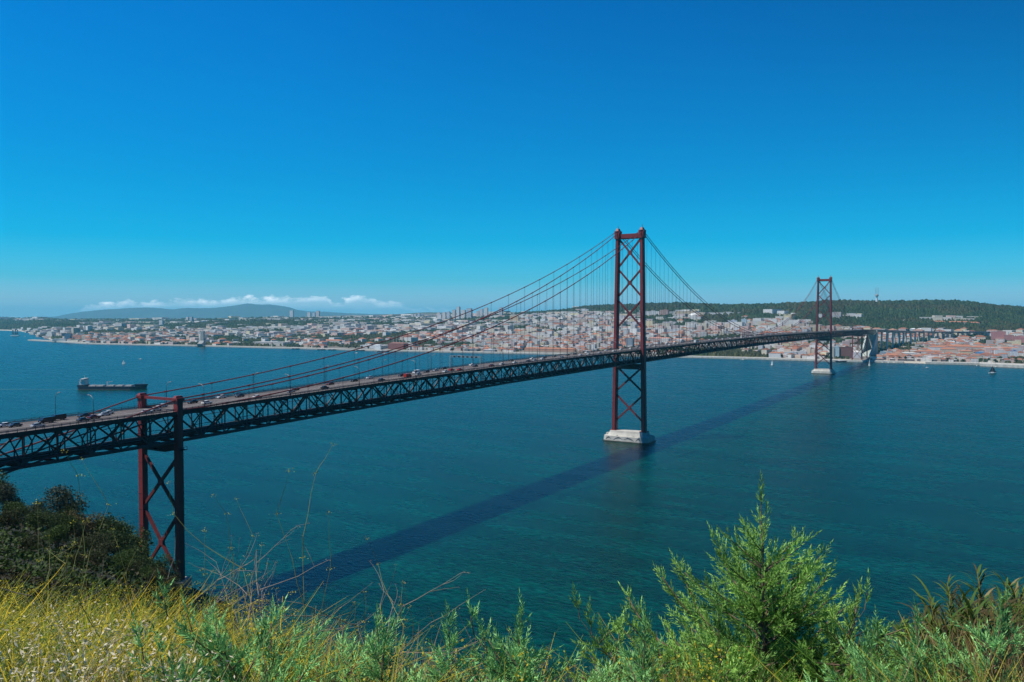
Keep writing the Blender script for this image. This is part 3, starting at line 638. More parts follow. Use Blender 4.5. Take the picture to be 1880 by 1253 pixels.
for px, d, k, s in hill:
    t = tp[k]; o = t[0] if not t[2] else copy_tree(t[0]); t[2] = True
    x = P(px, d); z = float(south_z(px, d)); o.location = (x.x, x.y, z-.4); s *= 1.42 if d > 205 else 1.15; o.scale = (s, s, s*random.uniform(.95, 1.15)); o.rotation_euler = (0, 0, random.uniform(0, 6.28))
    row = 'on the slope skyline' if d > 200 else 'halfway up the slope' if d > 135 else 'on the near slope'
    big = 'tall' if s*{0: 9, 1: 8, 2: 8.5, 3: 10, 4: 6, 5: 13}[k] > 8 else 'low'
    key = (t[1], row, big); cnt[key] = cnt.get(key, 0)+1
    tag(o, f'{big} {t[1]} tree {row}, {ordn(cnt[key])} such from the left', 'tree', 'trees on the south bank slope')
# undergrowth covering the slope
n = 190000; px = RNG.uniform(-250, 1950, n); d = np.exp(RNG.uniform(math.log(9), math.log(330), n)); px[:50000] = RNG.uniform(-250, 460, 50000); d[:50000] = np.exp(RNG.uniform(math.log(12), math.log(130), 50000)); keep = (px < 430) | (RNG.random(n) < .12)*(d < 120); px, d = px[keep], d[keep]
z = south_z(px, d); keep = (z > 2.5); px, d, z = px[keep], d[keep], z[keep]
x = CX+FW[0]*d+RT[0]*(px-940)/FOC*d; y = CY+FW[1]*d+RT[1]*(px-940)/FOC*d
hh = fbm(x/7, y/7)*np.clip(d/60, .12, 1)*1.8
pts = np.stack([x, y, z+hh*RNG.random(len(x))], -1); V, F = cards(pts, np.clip(d*.0050, .10, .95)*RNG.uniform(.6, 1.3, len(x)), .3)
g = fbm(x/16+9, y/16); q = RNG.random(len(x)); c = np.where((g > .55)[:, None], np.array([[.050, .095, .012]]), np.where((g > .47)[:, None], np.array([[.055, .048, .020]]), np.array([[.022, .050, .006]])))
tag(link('undergrowth', np_mesh('undergrowth', V, F, M['leaf'], tint=c*(.25+.85*q[:, None]))), 'dark scrub and low bushes covering the river slope', 'undergrowth', kind='stuff')
# ------------------------------------------------------------ foreground plants
def fg(px, d, h=0.0):
    p = P(px, d); p.z = float(south_z(px, d))+h; return p
def blades(n, px, d, hgt, wid, cols, lean=.35, segs=3, clump=None):
    "bent tapering grass blades as one mesh; px,d arrays"
    n = len(px); z = south_z(px, d); x = CX+FW[0]*d+RT[0]*(px-940)/FOC*d; y = CY+FW[1]*d+RT[1]*(px-940)/FOC*d
    a = RNG.uniform(0, 2*math.pi, n); dirx, diry = np.cos(a), np.sin(a); ln = RNG.uniform(.05, 1, n)*lean*hgt
    sx, sy = -np.sin(a+RNG.normal(0, .6, n)), np.cos(a); V = []
    for k in range(segs+1):
        t = k/segs; w = wid*(1-t**1.6)*.5 + .0006; cx = x+dirx*ln*t*t; cy = y+diry*ln*t*t; cz = z-.02+hgt*(t-.12*t*t*lean)
        V += [np.stack([cx-sx*w, cy-sy*w, cz], -1), np.stack([cx+sx*w, cy+sy*w, cz], -1)]
    V = np.stack(V, 1).reshape(-1, 3); m = 2*(segs+1); b = np.arange(n)*m; F = []
    for k in range(segs): F.append(np.stack([b+2*k, b+2*k+1, b+2*k+3, b+2*k+2], -1))
    F = np.stack(F, 1).reshape(-1, 4); cols = np.array(cols); ci = (np.clip(fbm(x*2.3+11, y*2.3)*1.9-.45+RNG.normal(0, .16, n), 0, .999)*len(cols)).astype(int)
    t = cols[ci]*RNG.uniform(.6, 1.35, n)[:, None]
    return V, F, np.repeat(t, segs, 0)
def xyw(px, d): return CX+FW[0]*d+RT[0]*(px-940)/FOC*d, CY+FW[1]*d+RT[1]*(px-940)/FOC*d
def scatter(n, p0, p1, d0, d1, dens=None):
    px = RNG.uniform(p0, p1, n); d = d0*np.exp(RNG.random(n)*math.log(d1/d0))
    if dens is not None:
        k = RNG.random(n) < dens(px, d); px, d = px[k], d[k]
    return px, d
# wild grass across the brow
px, d = scatter(38000, -150, 2050, 2.6, 11)
g = fbm(px/90, d*1.2)
hgt = RNG.uniform(.22, .62, len(px))*(.45+1.1*g); right = px > 950
V, F, T_ = blades(len(px), px, d, hgt, RNG.uniform(.004, .010, len(px)), [(.20, .28, .02), (.32, .30, .03), (.08, .20, .015), (.36, .32, .07), (.04, .10, .01), (.15, .10, .03), (.03, .06, .01)], 1.1)
tag(link('wild_grass', np_mesh('wild_grass', V, F, M['blade'], tint=T_)), 'thick yellow green wild grass along the brow of the hill', 'grass', kind='stuff')
# golden broom-like tufts (low yellow mass)
px, d = scatter(26000, -150, 1350, 3.0, 10, lambda p, q: np.clip((fbm(p/60+3, q*1.5)-.40)*6, 0, 1))
V, F, T_ = blades(len(px), px, d, RNG.uniform(.3, .75, len(px)), RNG.uniform(.004, .009, len(px)), [(.50, .38, .01), (.34, .33, .015), (.60, .42, .01), (.18, .26, .01), (.09, .16, .01), (.05, .09, .01)], 1.7)
k_ = RNG.random(len(px)) < .5; px, d = px[k_], d[k_]; P3 = np.stack([*xyw(px, d), south_z(px, d)+RNG.uniform(.3, .8, len(px))], -1)
P3 = np.repeat(P3, 3, 0)+RNG.normal(0, .018, (len(P3)*3, 3)); Vc, Fc = cards(P3, RNG.uniform(.009, .018, len(P3)), .6)
FF = [F, Fc+len(V)]; V = np.vstack([V, Vc]); T_ = np.vstack([T_, np.tile([[.46, .40, .03]], (len(Fc), 1))*RNG.uniform(.6, 1.2, (len(Fc), 1))]); F = FF
tag(link('yellow_weeds', np_mesh('yellow_weeds', V, F, M['blade'], tint=T_)), 'tangled golden yellow flowering weeds along the brow', 'weeds', kind='stuff')
# dry oat husks low left
px, d = scatter(22000, -80, 620, 2.7, 5.6, lambda p, q: np.clip(1.1-q/6-np.abs(p-160)/520, 0, 1)*np.clip((fbm(p/35, q*3)-.3)*5, 0, 1))
z = south_z(px, d); pts = np.stack([CX+FW[0]*d+RT[0]*(px-940)/FOC*d, CY+FW[1]*d+RT[1]*(px-940)/FOC*d, z+RNG.uniform(.25, .72, len(px))], -1)
V, F = cards(pts, RNG.uniform(.013, .030, len(px)), .7, aspect=.5)
V2, F2, T2_ = blades(len(px)//2, px[::2], d[::2], RNG.uniform(.3, .7, len(px[::2])), np.full(len(px[::2]), .0035), [(.50, .42, .24), (.42, .34, .16)], .6)
tag(link('dry_oats', np_mesh('dry_oats', np.vstack([V, V2]), [F, F2+len(V)], M['blade'], tint=np.vstack([np.tile([[.78, .70, .50]], (len(F), 1))*RNG.uniform(.6, 1.1, (len(F), 1)), T2_]))), 'pale dry oat grass with straw coloured husks at lower left', 'grass', kind='stuff')
# russet dead grass towards the right
px, d = scatter(22000, 560, 2000, 3.4, 9, lambda p, q: np.clip((fbm(p/50+8, q)-.42)*8, 0, 1))
V, F, T_ = blades(len(px), px, d, RNG.uniform(.3, .8, len(px)), RNG.uniform(.003, .007, len(px)), [(.22, .13, .06), (.30, .20, .10), (.16, .10, .05)], .6)
tag(link('russet_grass', np_mesh('russet_grass', V, F, M['blade'], tint=T_)), 'brown dead grass stems on the right of the brow', 'grass', kind='stuff')
# --- weed stalks (fennel-like), each its own thing
def stalk(seed, h, flower=True, dry=False):
    rng = np.random.default_rng(seed); r = empty('dry_stalk' if dry else 'flowering_stalk'); b = MB(); tips = []
    def grow(p, dr, L, rad, lev):
        pts = [p]; d = Vector(dr)
        for i in range(4):
            d = (d + Vector(rng.normal(0, .13, 3)) + Vector((0, 0, .05))).normalized(); pts.append(pts[-1]+d*L/4)
            if lev > 0 and i > 0 and rng.random() < (.85 if lev == 2 else .6):
                s = (d + Vector(rng.normal(0, .75, 3))).normalized(); s.z = abs(s.z)*.7+.15; grow(pts[-1], s, L*rng.uniform(.35, .6), rad*.6, lev-1)
        b.tube(pts, [rad*(1-.16*i) for i in range(5)], 5, cap=False); tips.append(pts[-1])
    grow(Vector((0, 0, -.05)), Vector((rng.normal(0, .22), rng.normal(0, .22), 1)).normalized(), h, .0062 if dry else .0055, 2)
    T = np.array([tuple(t) for t in tips]); k = 14 if flower else 3; base = np.repeat(T, k, 0); off = rng.normal(0, 1, base.shape)*np.array([.017, .017, .006])*(1 if flower else .5)
    V, F = cards(base+off, rng.uniform(.008, .014, len(base)), .5, rng=rng); b.cur = 1; b.add([tuple(v) for v in V], [tuple(int(i) for i in f) for f in F])
    link('stems_and_heads', b.mesh('stalk', [M['twig'] if dry else M['stem'], M['seed'] if dry else M['flower']]), r)
    return r
M['flower'] = simple('yellow_flower', (.46, .40, .02), .8, (.30, .30, .03), 30); M['seed'] = simple('dry_seed', (.26, .19, .12), .8)
M['stem'] = simple('green_stem', (.22, .24, .05), .7, (.30, .27, .08), 8)
sp = [(stalk(40+i, h, f, dr), f, dr) for i, (h, f, dr) in enumerate([(1.2, True, False), (1.0, True, False), (1.35, True, False), (1.1, False, True), (1.3, False, True), (.9, False, True)])]
used = set(); nst = [0, 0]
st = [(20, 4.2, 0, 1.0), (60, 5.5, 1, 1.1), (95, 4.4, 2, 1.05), (135, 6, 0, 1.0), (60, 3.4, 4, .75), (165, 5, 4, 1.0), (200, 6.5, 3, 1.0), (215, 4.6, 1, 1.0), (250, 6, 2, .8), (300, 5.2, 4, 1.05), (330, 6.2, 3, 1.15), (345, 5, 0, .9), (390, 5.5, 2, 1.0), (405, 6.5, 4, 1.1), (430, 5.2, 3, 1.1), (450, 6, 1, 1.05), (470, 5.5, 5, 1.2),
      (500, 5.6, 0, 1.15), (520, 6.4, 4, 1.0), (560, 5.8, 1, 1.1), (585, 5.2, 2, 1.12), (600, 6.2, 3, 1.2), (625, 5.4, 4, 1.0), (640, 6.4, 1, 1.2), (655, 5.0, 5, 1.1), (680, 5.6, 4, 1.25), (700, 6.2, 0, 1.1), (715, 5.2, 1, 1.0), (745, 5.8, 3, .95), (770, 6.5, 2, .9), (800, 5.4, 0, .85), (830, 6.2, 4, .85), (860, 5.6, 5, .9), (890, 6.0, 1, .7), (1175, 5.4, 5, .8), (1000, 5.4, 5, .7), (1560, 5.6, 3, .75), (1590, 6, 5, .8), (1620, 6.2, 4, .6), (1590, 5.4, 5, .9), (1300, 5.2, 3, .6)]
for px, d, k, s in sorted(st):
    t, f, dr = sp[k]; o = copy_tree(t) if k in used else t; used.add(k)
    s *= .74 if px < 460 else .82; o.location = fg(px, d); o.scale = (s, s, s); o.rotation_euler = (0, 0, random.uniform(0, 6.28)); nst[dr] += 1
    tag(o, (f'bare grey brown dry weed stalk standing above the grass, {ordn(nst[1])} from the left' if dr else f'slender green stalk with small yellow flower heads, {ordn(nst[0])} from the left'), 'weed stalk', 'dry stalks on the brow' if dr else 'flowering stalks on the brow')
# --- juniper-like conifer: feathery sprays
def nrm(v): return v.normalized()
def frond(rng, p, d, L, out, wood, rad):
    "a plume: thin axis with short forward-pointing scale twigs on both sides"
    n = max(4, int(L/.0105)); ax = Vector(rng.normal(0, 1, 3)); s1 = nrm(ax - d*ax.dot(d)); s2 = d.cross(s1); q = p.copy(); pts = [q.copy()]
    for i in range(n):
        d = nrm(d + Vector(rng.normal(0, .035, 3)) + Vector((0, 0, .012))); q = q+d*(L/n); pts.append(q.copy()); t = (i+1)/n
        for sg in (1, -1):
            sd = nrm(d + s1*sg*rng.uniform(.35, .75) + s2*rng.normal(0, .35)); out.append((q, sd, (.040*(1-t)**.7+.013)*rng.uniform(.6, 1.2)*(.7+L), t))
    out.append((q, d, .03, 1.0)); wood.append(([tuple(a) for a in pts], rad))
def limb(rng, p, d, L, out, wood, rad, droop=-.01, dens=1.0):
    n = max(4, int(L/.030)); pts = [p.copy()]; q = p.copy()
    for i in range(n):
        t = (i+1)/n; d = nrm(d + Vector(rng.normal(0, .05, 3)) + Vector((0, 0, droop*(1 if t < .6 else -2.0)))); q = q+d*(L/n); pts.append(q.copy())
        if t > .12:
            for s in range(2):
                if rng.random() > dens: continue
                ax = Vector(rng.normal(0, 1, 3)); sd = nrm(d + nrm(ax - d*ax.dot(d))*rng.uniform(.5, .9) + Vector((0, 0, .25)))
                frond(rng, q, sd, (.06+.16*(1-t)**.8*min(1, L/.6))*rng.uniform(.5, 1.3), out, wood, .0008)
    frond(rng, q, d, .10, out, wood, .001); wood.append(([tuple(a) for a in pts], rad))
def conifer_mesh(out, c0, c1, rng, wd=.0030):
    Pn = np.array([tuple(o[0]) for o in out]); D = np.array([tuple(o[1]) for o in out]); L = np.array([o[2] for o in out])[:, None]; n = len(Pn)
    a = np.cross(D, rng.normal(size=D.shape)); a /= np.linalg.norm(a, axis=1)[:, None]
    V = np.stack([Pn-D*L*.05, Pn+D*L*.4+a*wd, Pn+D*L*1.05, Pn+D*L*.4-a*wd], 1).reshape(-1, 3); F = (np.arange(n)*4)[:, None]+np.arange(4)[None]
    t = np.array([o[3] for o in out])[:, None]; q = np.clip(fbm(Pn[:, 0]*5+Pn[:, 2]*4, Pn[:, 1]*5+Pn[:, 2]*3)[:, None]*1.8-.55+.25*t+rng.normal(0, .12, (n, 1)), 0, 1)
    return V, F, np.array(c0)*(1-q)+np.array(c1)*q
def wood_mb(wood, parent):
    b = MB()
    for pts, r in wood:
        if r > .0012: pts = pts[::3] + ([pts[-1]] if (len(pts)-1) % 3 else []); b.tube(pts, [max(r*(1-.85*i/len(pts)), .0008) for i in range(len(pts))], 5, cap=False)
    return b.build('branches', M['bark'], parent)
def hfor(px, d, row_y): return max(CZ-float(south_z(px, d))-(row_y-582)/FOC*d, .15)
def juniper(name, loc, h, w, seed, c0, c1, label, group, nb=34, lean=(0, 0, 0), dens=1.0):
    rng = np.random.default_rng(seed); o = empty(name, loc); out, wood = [], []
    tr = [Vector((0, 0, -.1))]; n = 14
    for i in range(n): tr.append(tr[-1]+Vector((lean[0]/n*(.5+i/n)+rng.normal(0, .010), lean[1]/n*(.5+i/n)+rng.normal(0, .010), (h+.02)/n)))
    MB().tube(tr, [.024*(1-.93*i/n)*h/1.8 for i in range(n+1)], 7).build('trunk', M['bark'], o)
    def at_(f): k = min(int(f*n), n-1); return tr[k].lerp(tr[k+1], f*n-k)
    for i in range(nb):
        f = .10+.86*((i+.5)/nb)**.9; hw = float(np.interp(f, [0, .4, .565, .755, .88, 1], [.80, .98, .90, .46, .26, .08]))*w/1.9*rng.uniform(.6, 1.12)
        a = i*2.399963+rng.uniform(-.35, .35); rise = hw*float(np.interp(f, [.3, .9], [.12, .85])); f0 = max(.04, f-rise/h); q = at_(f0)
        d = Vector((math.cos(a)*hw, math.sin(a)*hw, rise+.06*hw)); limb(rng, q, nrm(d), d.length, out, wood, .009*hw/.6+.002, -.010, dens)
    if nb > 60:
        for i in range(70):
            f = .12+.75*(i+.5)/70; hw = float(np.interp(f, [0, .4, .565, .755, .88, 1], [.80, .95, .92, .50, .24, .06]))*w/1.9*rng.uniform(.35, .65); a = i*2.399963+1.2; q = at_(max(.04, f-hw*.25/h))
            limb(rng, q, nrm(Vector((math.cos(a), math.sin(a), .45))), hw, out, wood, .005, -.010, dens)
    for q in (n-3, n-2, n-1, n): limb(rng, tr[q], nrm(Vector((lean[0]*.3, lean[1]*.3, 1))), .10*h/1.8+.03, out, wood, .003, .0, .6)
    V, F, T = conifer_mesh(out, c0, c1, rng); link('foliage', np_mesh('foliage', V, F, M['needle'], tint=T), o); wood_mb(wood, o)
    return tag(o, label, 'conifer', group)
M['needle'] = attr_mat('conifer_scale_leaves', .55, .15, 3.0, transl=.2)
YG, BG = ((.07, .17, .025), (.38, .66, .13)), ((.07, .21, .06), (.40, .78, .26))
# big one right of centre
juniper('conifer_shrub', fg(1412, 4.6, -.25), 1.98, 2.5, 5, *YG, 'tall pointed bright green feathery conifer right of centre, highest plant on the brow', 'conifer shrubs on the brow', nb=84)
def branchy(px, d, top, w, seed, cols, label, lean, nb=10, dz=-.1):
    h = hfor(px, d, top)-dz; q_ = fg(px, d, dz)
    return juniper('conifer_shrub', q_, h, w, seed, *cols, label, 'conifer shrubs on the brow', nb=nb, lean=lean)
lr = lambda k, z=0: (RT[0]*k, RT[1]*k, 0)
branchy(1300, 4.4, 1125, 1.5, 21, YG, 'low spreading green conifer just left of the tall pointed one', lr(-0.75), 30)
branchy(1470, 4.4, 1090, 1.7, 22, YG, 'bushy green conifer just right of the tall pointed one', lr(0.35), 44)
branchy(1330, 3.8, 1130, 1.2, 23, YG, 'dense low green conifer at the foot of the tall pointed one', lr(.0), 34)
branchy(1590, 4.0, 1165, 1.2, 24, BG, 'blue green conifer tuft between the tall conifer and the leafy reeds', lr(0.1), 34)
branchy(640, 3.5, 1100, 1.9, 25, BG, 'large drooping blue green conifer branch leaning left, lower left of centre', lr(-0.85), 58)
branchy(500, 3.1, 1180, 1.2, 26, BG, 'small blue green conifer sprig lying low at the left bottom edge', lr(-0.5), 26)
branchy(722, 3.6, 1150, 0.55, 27, BG, 'narrow upright pale green conifer spray, left one of the narrow pair', lr(-0.03), 26)
branchy(818, 3.6, 1150, 0.5, 28, BG, 'narrow upright pale green conifer spray, right one of the narrow pair', lr(0), 26)
branchy(930, 3.6, 1135, 0.7, 29, BG, 'upright blue green conifer spray at the bottom centre', lr(0.08), 32)
branchy(1090, 3.6, 1145, 1.5, 30, BG, 'arching blue green conifer spray right of bottom centre leaning left', lr(-0.6), 44)
branchy(1125, 3.7, 1150, 0.8, 31, BG, 'forked green conifer spray between the arching one and the dead stalk', lr(0.15), 34)
branchy(1775, 3.7, 1110, 1.0, 32, BG, 'leaning blue green conifer spray in front of the leafy reeds', lr(0.2), 40)
branchy(1680, 3.7, 1150, 0.9, 33, BG, 'low blue green conifer tuft at the bottom right, left of the leaning spray', lr(.05), 24)
branchy(1560, 3.6, 1180, 0.8, 34, BG, 'small conifer tuft at the bottom edge between the tall conifer and the reeds', lr(.05), 20)
# --- broad leaved reeds (giant cane) on the right
def reed(seed, h, n):
    rng = np.random.default_rng(seed); r = empty('leafy_reed'); b = MB(); vs = []; fs = []; tt = []
    bend = rng.normal(0, .12, 2); st_ = [Vector((bend[0]*t*t*h, bend[1]*t*t*h, h*t-.1)) for t in np.linspace(0, 1, 7)]
    b.tube(st_, [.010*(1-.7*i/6) for i in range(7)], 6); b.build('stem', M['stem'], r)
    for i in range(n):
        f = .15+.85*i/n; k = min(int(f*6), 5); p = st_[k].lerp(st_[k+1], f*6-k); a = rng.uniform(0, 6.28); L = rng.uniform(.15, .32)*(1.15-.5*f); w = rng.uniform(.005, .010)
        d = Vector((math.cos(a), math.sin(a), rng.uniform(1.2, 2.8))).normalized(); s = Vector((-math.sin(a), math.cos(a), 0)); q = p.copy(); base = len(vs)
        for j in range(7):
            t = j/6; ww = w*(math.sin(math.pi*min(1, .25+t*.75)))*(1 if j < 6 else .05); vs += [q-s*ww, q+s*ww]; d = (d+Vector((0, 0, -.12-.22*t))).normalized(); q = q+d*L/6
        fs += [(base+2*j, base+2*j+1, base+2*j+3, base+2*j+2) for j in range(6)]
        c = [(.06, .13, .018), (.12, .18, .025), (.13, .09, .03), (.07, .06, .02), (.26, .22, .09)][rng.choice(5, p=[.40, .22, .14, .14, .10])]; tt += [c]*6
    link('leaves', np_mesh('leaves', np.array([tuple(v) for v in vs]), np.array(fs), M['blade'], tint=np.array(tt)), r)
    return r
rp = [reed(70+i, h, n) for i, (h, n) in enumerate([(1.25, 66), (1.0, 58), (.8, 50), (1.4, 74)])]; ru = set(); 
rl = []
for i in range(120):
    u = (i+.5)/120; px = 1610+320*u**.85+random.uniform(-14, 14); d = random.uniform(4.2, 7.4); ty = np.interp(px, [1600, 1650, 1700, 1740, 1790, 1830, 1880, 1930], [1180, 1140, 1120, 1095, 1075, 1048, 1060, 1070])
    rl.append((px, d, hfor(px, d, ty+random.uniform(-5, 95))))
rl += [(px, 5.2, hfor(px, 5.2, ty)) for px, ty in ((1714, 1078), (1757, 1066), (1818, 1040), (1846, 1050), (1874, 1060), (1664, 1126))]
rl.sort()
for i, (px, d, hh_) in enumerate(rl):
    k = i % 4; o = copy_tree(rp[k]) if k in ru else rp[k]; ru.add(k); s = hh_/[1.25, 1.0, .8, 1.4][k]
    o.location = fg(px, d); o.scale = (max(s, .6), max(s, .6), s); o.rotation_euler = (random.uniform(-.1, .1), random.uniform(-.1, .1), random.uniform(0, 6.28))
    tag(o, f'leafy reed with long drooping blades, {ordn(i+1)} from the left of the reed bed', 'reed', 'reeds at the right of the brow')
# ------------------------------------------------------------ north bank
SH = {-600: 11000, -200: 9000, -60: 7600, 0: 6700, 40: 6300, 62: 5200, 90: 4050, 115: 3560, 160: 3330, 250: 3200, 370: 3080, 500: 2900, 700: 2655, 800: 2575, 1000: 2425, 1150: 2330, 1270: 2235, 1400: 2147, 1500: 2065, 1600: 2015, 1700: 1950, 1800: 1905, 1880: 1835, 2500: 1500}
shx = sorted(SH); shore_d = lambda px: np.interp(px, shx, [SH[k] for k in shx])
def yz(y, d): return CZ-(y-582.0)/FOC*d
# control: px -> list of (distance, image row of bare ground)
CT = {
 0: [(6700, 607), (7400, 600), (9000, 590), (11000, 585)],
 60: [(5200, 611), (6000, 604), (7500, 594), (11000, 584.5)],
 115: [(3560, 628), (4400, 614), (5600, 601), (7000, 593), (11000, 587)],
 200: [(3260, 632), (4000, 618), (5200, 603), (7000, 593), (11000, 586)],
 370: [(3080, 636), (3600, 625), (4600, 608), (6200, 594), (8500, 587), (11000, 585)],
 500: [(2900, 639), (3500, 626), (4500, 606), (6000, 592), (8500, 585), (11000, 583)],
 650: [(2710, 643), (3300, 628), (4300, 606), (6000, 591), (8500, 583), (11000, 578)],
 800: [(2575, 646), (3100, 629), (4000, 606), (5500, 590), (7500, 580), (9500, 573.5)],
 1000: [(2425, 651), (2900, 629), (3600, 605), (4600, 587), (6000, 576), (7500, 573)],
 1100: [(2360, 653), (2800, 630), (3500, 603), (4300, 582), (5100, 569), (6200, 566)],
 1250: [(2250, 656), (2700, 632), (3300, 604), (3900, 582), (4700, 565), (5400, 563)],
 1400: [(2147, 660), (2500, 637), (3000, 608), (3500, 590), (4200, 564.5), (4700, 565)],
 1550: [(2040, 663), (2350, 643), (2750, 618), (3200, 596), (3900, 558), (4300, 556.5)],
 1650: [(1980, 666), (2350, 645), (2800, 616), (3300, 594), (3900, 560), (4300, 559)],
 1750: [(1925, 669), (2300, 648), (2800, 618), (3200, 598), (3800, 560), (4200, 558)],
 1880: [(1835, 673), (2200, 652), (2700, 624), (3200, 598), (3800, 574), (4200, 570)],
 2500: [(1500, 690), (2200, 652), (2700, 624), (3200, 604), (3800, 590), (4200, 585)],
}
TBL = {}
for k, v in CT.items():
    l = [(0, -6.0), (v[0][0]*.985, -6.0), (v[0][0], 3.0)] + [(v[0][0]+45, 3.4)] + [(d, max(yz(y, d), 4)) for d, y in v[1:]]
    l += [(l[-1][0]*1.35, l[-1][1]*.8), (30000, 40)]; TBL[k] = l
def north_z(px, d):
    px = np.asarray(px, float); d = np.asarray(d, float); sd = shore_d(px)
    # lookup in distances normalised by the local shoreline
    ks = sorted(TBL); base = {k: TBL[k][2][0] for k in ks}
    rel = np.maximum(d/sd, 0); out = []
    for k in ks: out.append(np.interp(rel*base[k], [a for a, _ in TBL[k]], [b for _, b in TBL[k]]))
    out = np.stack(out).reshape(len(ks), -1); pc = np.clip(px, ks[0], ks[-1]).ravel(); idx = np.clip(np.searchsorted(ks, pc, side='right')-1, 0, len(ks)-2); ka = np.array(ks, float)
    t = (pc-ka[idx])/(ka[idx+1]-ka[idx]); t = t*t*(3-2*t)*.5+t*.5; i = np.arange(len(pc)); z = (out[idx, i]*(1-t)+out[idx+1, i]*t).reshape(px.shape)
    x = CX+FW[0]*d+RT[0]*(px-940)/FOC*d; y = CY+FW[1]*d+RT[1]*(px-940)/FOC*d
    am = np.clip((d-sd-150)/900, 0, 1)
    return z + am*((fbm(x/520, y/520)-.5)*14*np.clip(d/4000, .5, 1.6) + (fbm(x/140+4, y/140)-.5)*5)
def xy(px, d): return CX+FW[0]*d+RT[0]*(px-940)/FOC*d, CY+FW[1]*d+RT[1]*(px-940)/FOC*d
def row(px, d): return 582-(north_z(px, d)-CZ)/d*FOC
def bell(v, a, b, s): return np.clip((v-a)/s, 0, 1)*np.clip((b-v)/s, 0, 1)
def green_amount(px, d):
    "0 = town, 1 = woodland"
    x, y = xy(px, d); n = fbm(x/330+2, y/330+7); rw = row(px, d); g = np.clip((n-.51)*9, 0, 1)*.9
    edge = np.interp(px, [1050, 1100, 1200, 1300, 1400, 1460, 1500, 1600, 1700, 1780, 1820, 1880], [573, 576, 578, 580, 590, 594, 606, 606, 606, 610, 616, 614])
    ew = np.interp(px, [1000, 1060], [0, 1]); g = np.maximum(g, np.clip((edge+(n-.5)*14-rw)/2.5, 0, 1)*ew)
    pk = bell(px, 1500, 1612, 8)*bell(rw, 580, 588, 2) + bell(px, 1690, 1800, 10)*bell(rw, 582, 592, 2) + bell(px, 1410, 1470, 8)*bell(rw, 575, 582, 2)   # estates in the wood
    g = g*(1-np.clip(pk, 0, 1)*.6)
    g = np.maximum(g, bell(px, 640, 1080, 30)*bell(rw, 560, 578, 2))           # wooded ridge
    g = np.maximum(g, bell(px, -100, 170, 25)*bell(rw, 591, 606, 2)*.97)        # Hills beyond the bay
    g = np.maximum(g, bell(px, 390, 600, 30)*bell(rw, 590, 600, 2)*.9); g = np.maximum(g, bell(px, 520, 760, 20)*bell(rw, 617, 629, 3)*bell(n, .34, 2, .05)); g = np.maximum(g, bell(px, 640, 870, 20)*bell(rw, 628, 640, 3)*.7)
    g = np.maximum(g, bell(px, 130, 500, 20)*bell(rw, 619, 632, 4)*bell(n, .38, 2, .05)); g = np.maximum(g, bell(px, 650, 960, 20)*bell(rw, 594, 601, 2)*.8); g = np.maximum(g, bell(px, 1200, 1400, 20)*bell(rw, 614, 634, 4)*bell(n, .36, 2, .05))
    g = np.maximum(g, bell(px, 1740, 1900, 15)*bell(rw, 604, 616, 3)*.9)
    return np.clip(g, 0, 1)
PXN = np.arange(-620, 2481, 9.0); RN = np.concatenate([[.97, .985, 1.0, 1.004, 1.02], np.geomspace(1.035, 2.9, 95), [3.2, 3.8, 5]])
pg, rg = np.meshgrid(PXN, RN, indexing='ij'); dgN = rg*shore_d(pg); zN = north_z(pg, dgN); zN = np.where(rg < .99, -6, zN); xN, yN = xy(pg, dgN)
V = np.stack([xN, yN, zN], -1).reshape(-1, 3); nj = len(RN); ii, jj = np.meshgrid(np.arange(len(PXN)-1), np.arange(nj-1), indexing='ij'); a = (ii*nj+jj).ravel(); F = np.stack([a, a+nj, a+nj+1, a+1], -1)
gg = green_amount(pg, dgN).ravel()[:, None]; n2 = fbm(xN/60, yN/60).ravel()[:, None]
tint = (1-gg)*(np.array([[.17, .155, .13]])*(.6+.8*n2)) + gg*(np.array([[.035, .052, .020]])*(.6+.8*n2)+np.clip(n2-.55, 0, 1)*np.array([[.25, .17, .08]]))
shore_m = ((rg > .99) & (rg < 1.015)).ravel()[:, None]; tint = np.where(shore_m, np.array([[.50, .46, .38]]), tint)
tag(link('north_bank_terrain', np_mesh('north_bank', V, F, M['ground'], tint=tint, smooth=True)), kind='structure')
# quay wall and promenade: pale band along the whole shore
def quay(px0, px1, din, h, w, name='quay', mat='concrete', z0=-3):
    n = max(2, int(abs(px1-px0)/12)); b = MB(); vs = []
    for i in range(n+1):
        px = px0+(px1-px0)*i/n; d = shore_d(px)+din; a_ = P(px, d-w/2); c_ = P(px, d+w/2)
        vs += [(a_.x, a_.y, z0), (c_.x, c_.y, z0), (c_.x, c_.y, h+.05), (a_.x, a_.y, h-.05)]
    b.add(vs, [(4*i+j, 4*i+4+j, 4*i+4+(j+1) % 4, 4*i+(j+1) % 4) for i in range(n) for j in range(4)] + [(3, 2, 1, 0), (4*n, 4*n+1, 4*n+2, 4*n+3)])
    return b.build(name, M[mat], None)
tag(quay(160, 1590, -6, 4.2, 26, 'promenade'), kind='structure')
tag(quay(1606, 1660, -8, 4.2, 22, 'promenade'), kind='structure'); tag(quay(1700, 1812, -10, 4.6, 26, 'promenade'), kind='structure')
tag(quay(1800, 2100, -34, 6.0, 60, 'promenade'), kind='structure')
bw = MB(); q = [P(56, 3830), P(118, 3560), P(165, 3330)]
for i in range(2): bw.beam((q[i].x, q[i].y, 1.4), (q[i+1].x, q[i+1].y, 1.4), 26, 7)
tag(bw.build('breakwater', M['concrete']), 'long pale stone breakwater reaching into the bay at far left', 'breakwater')
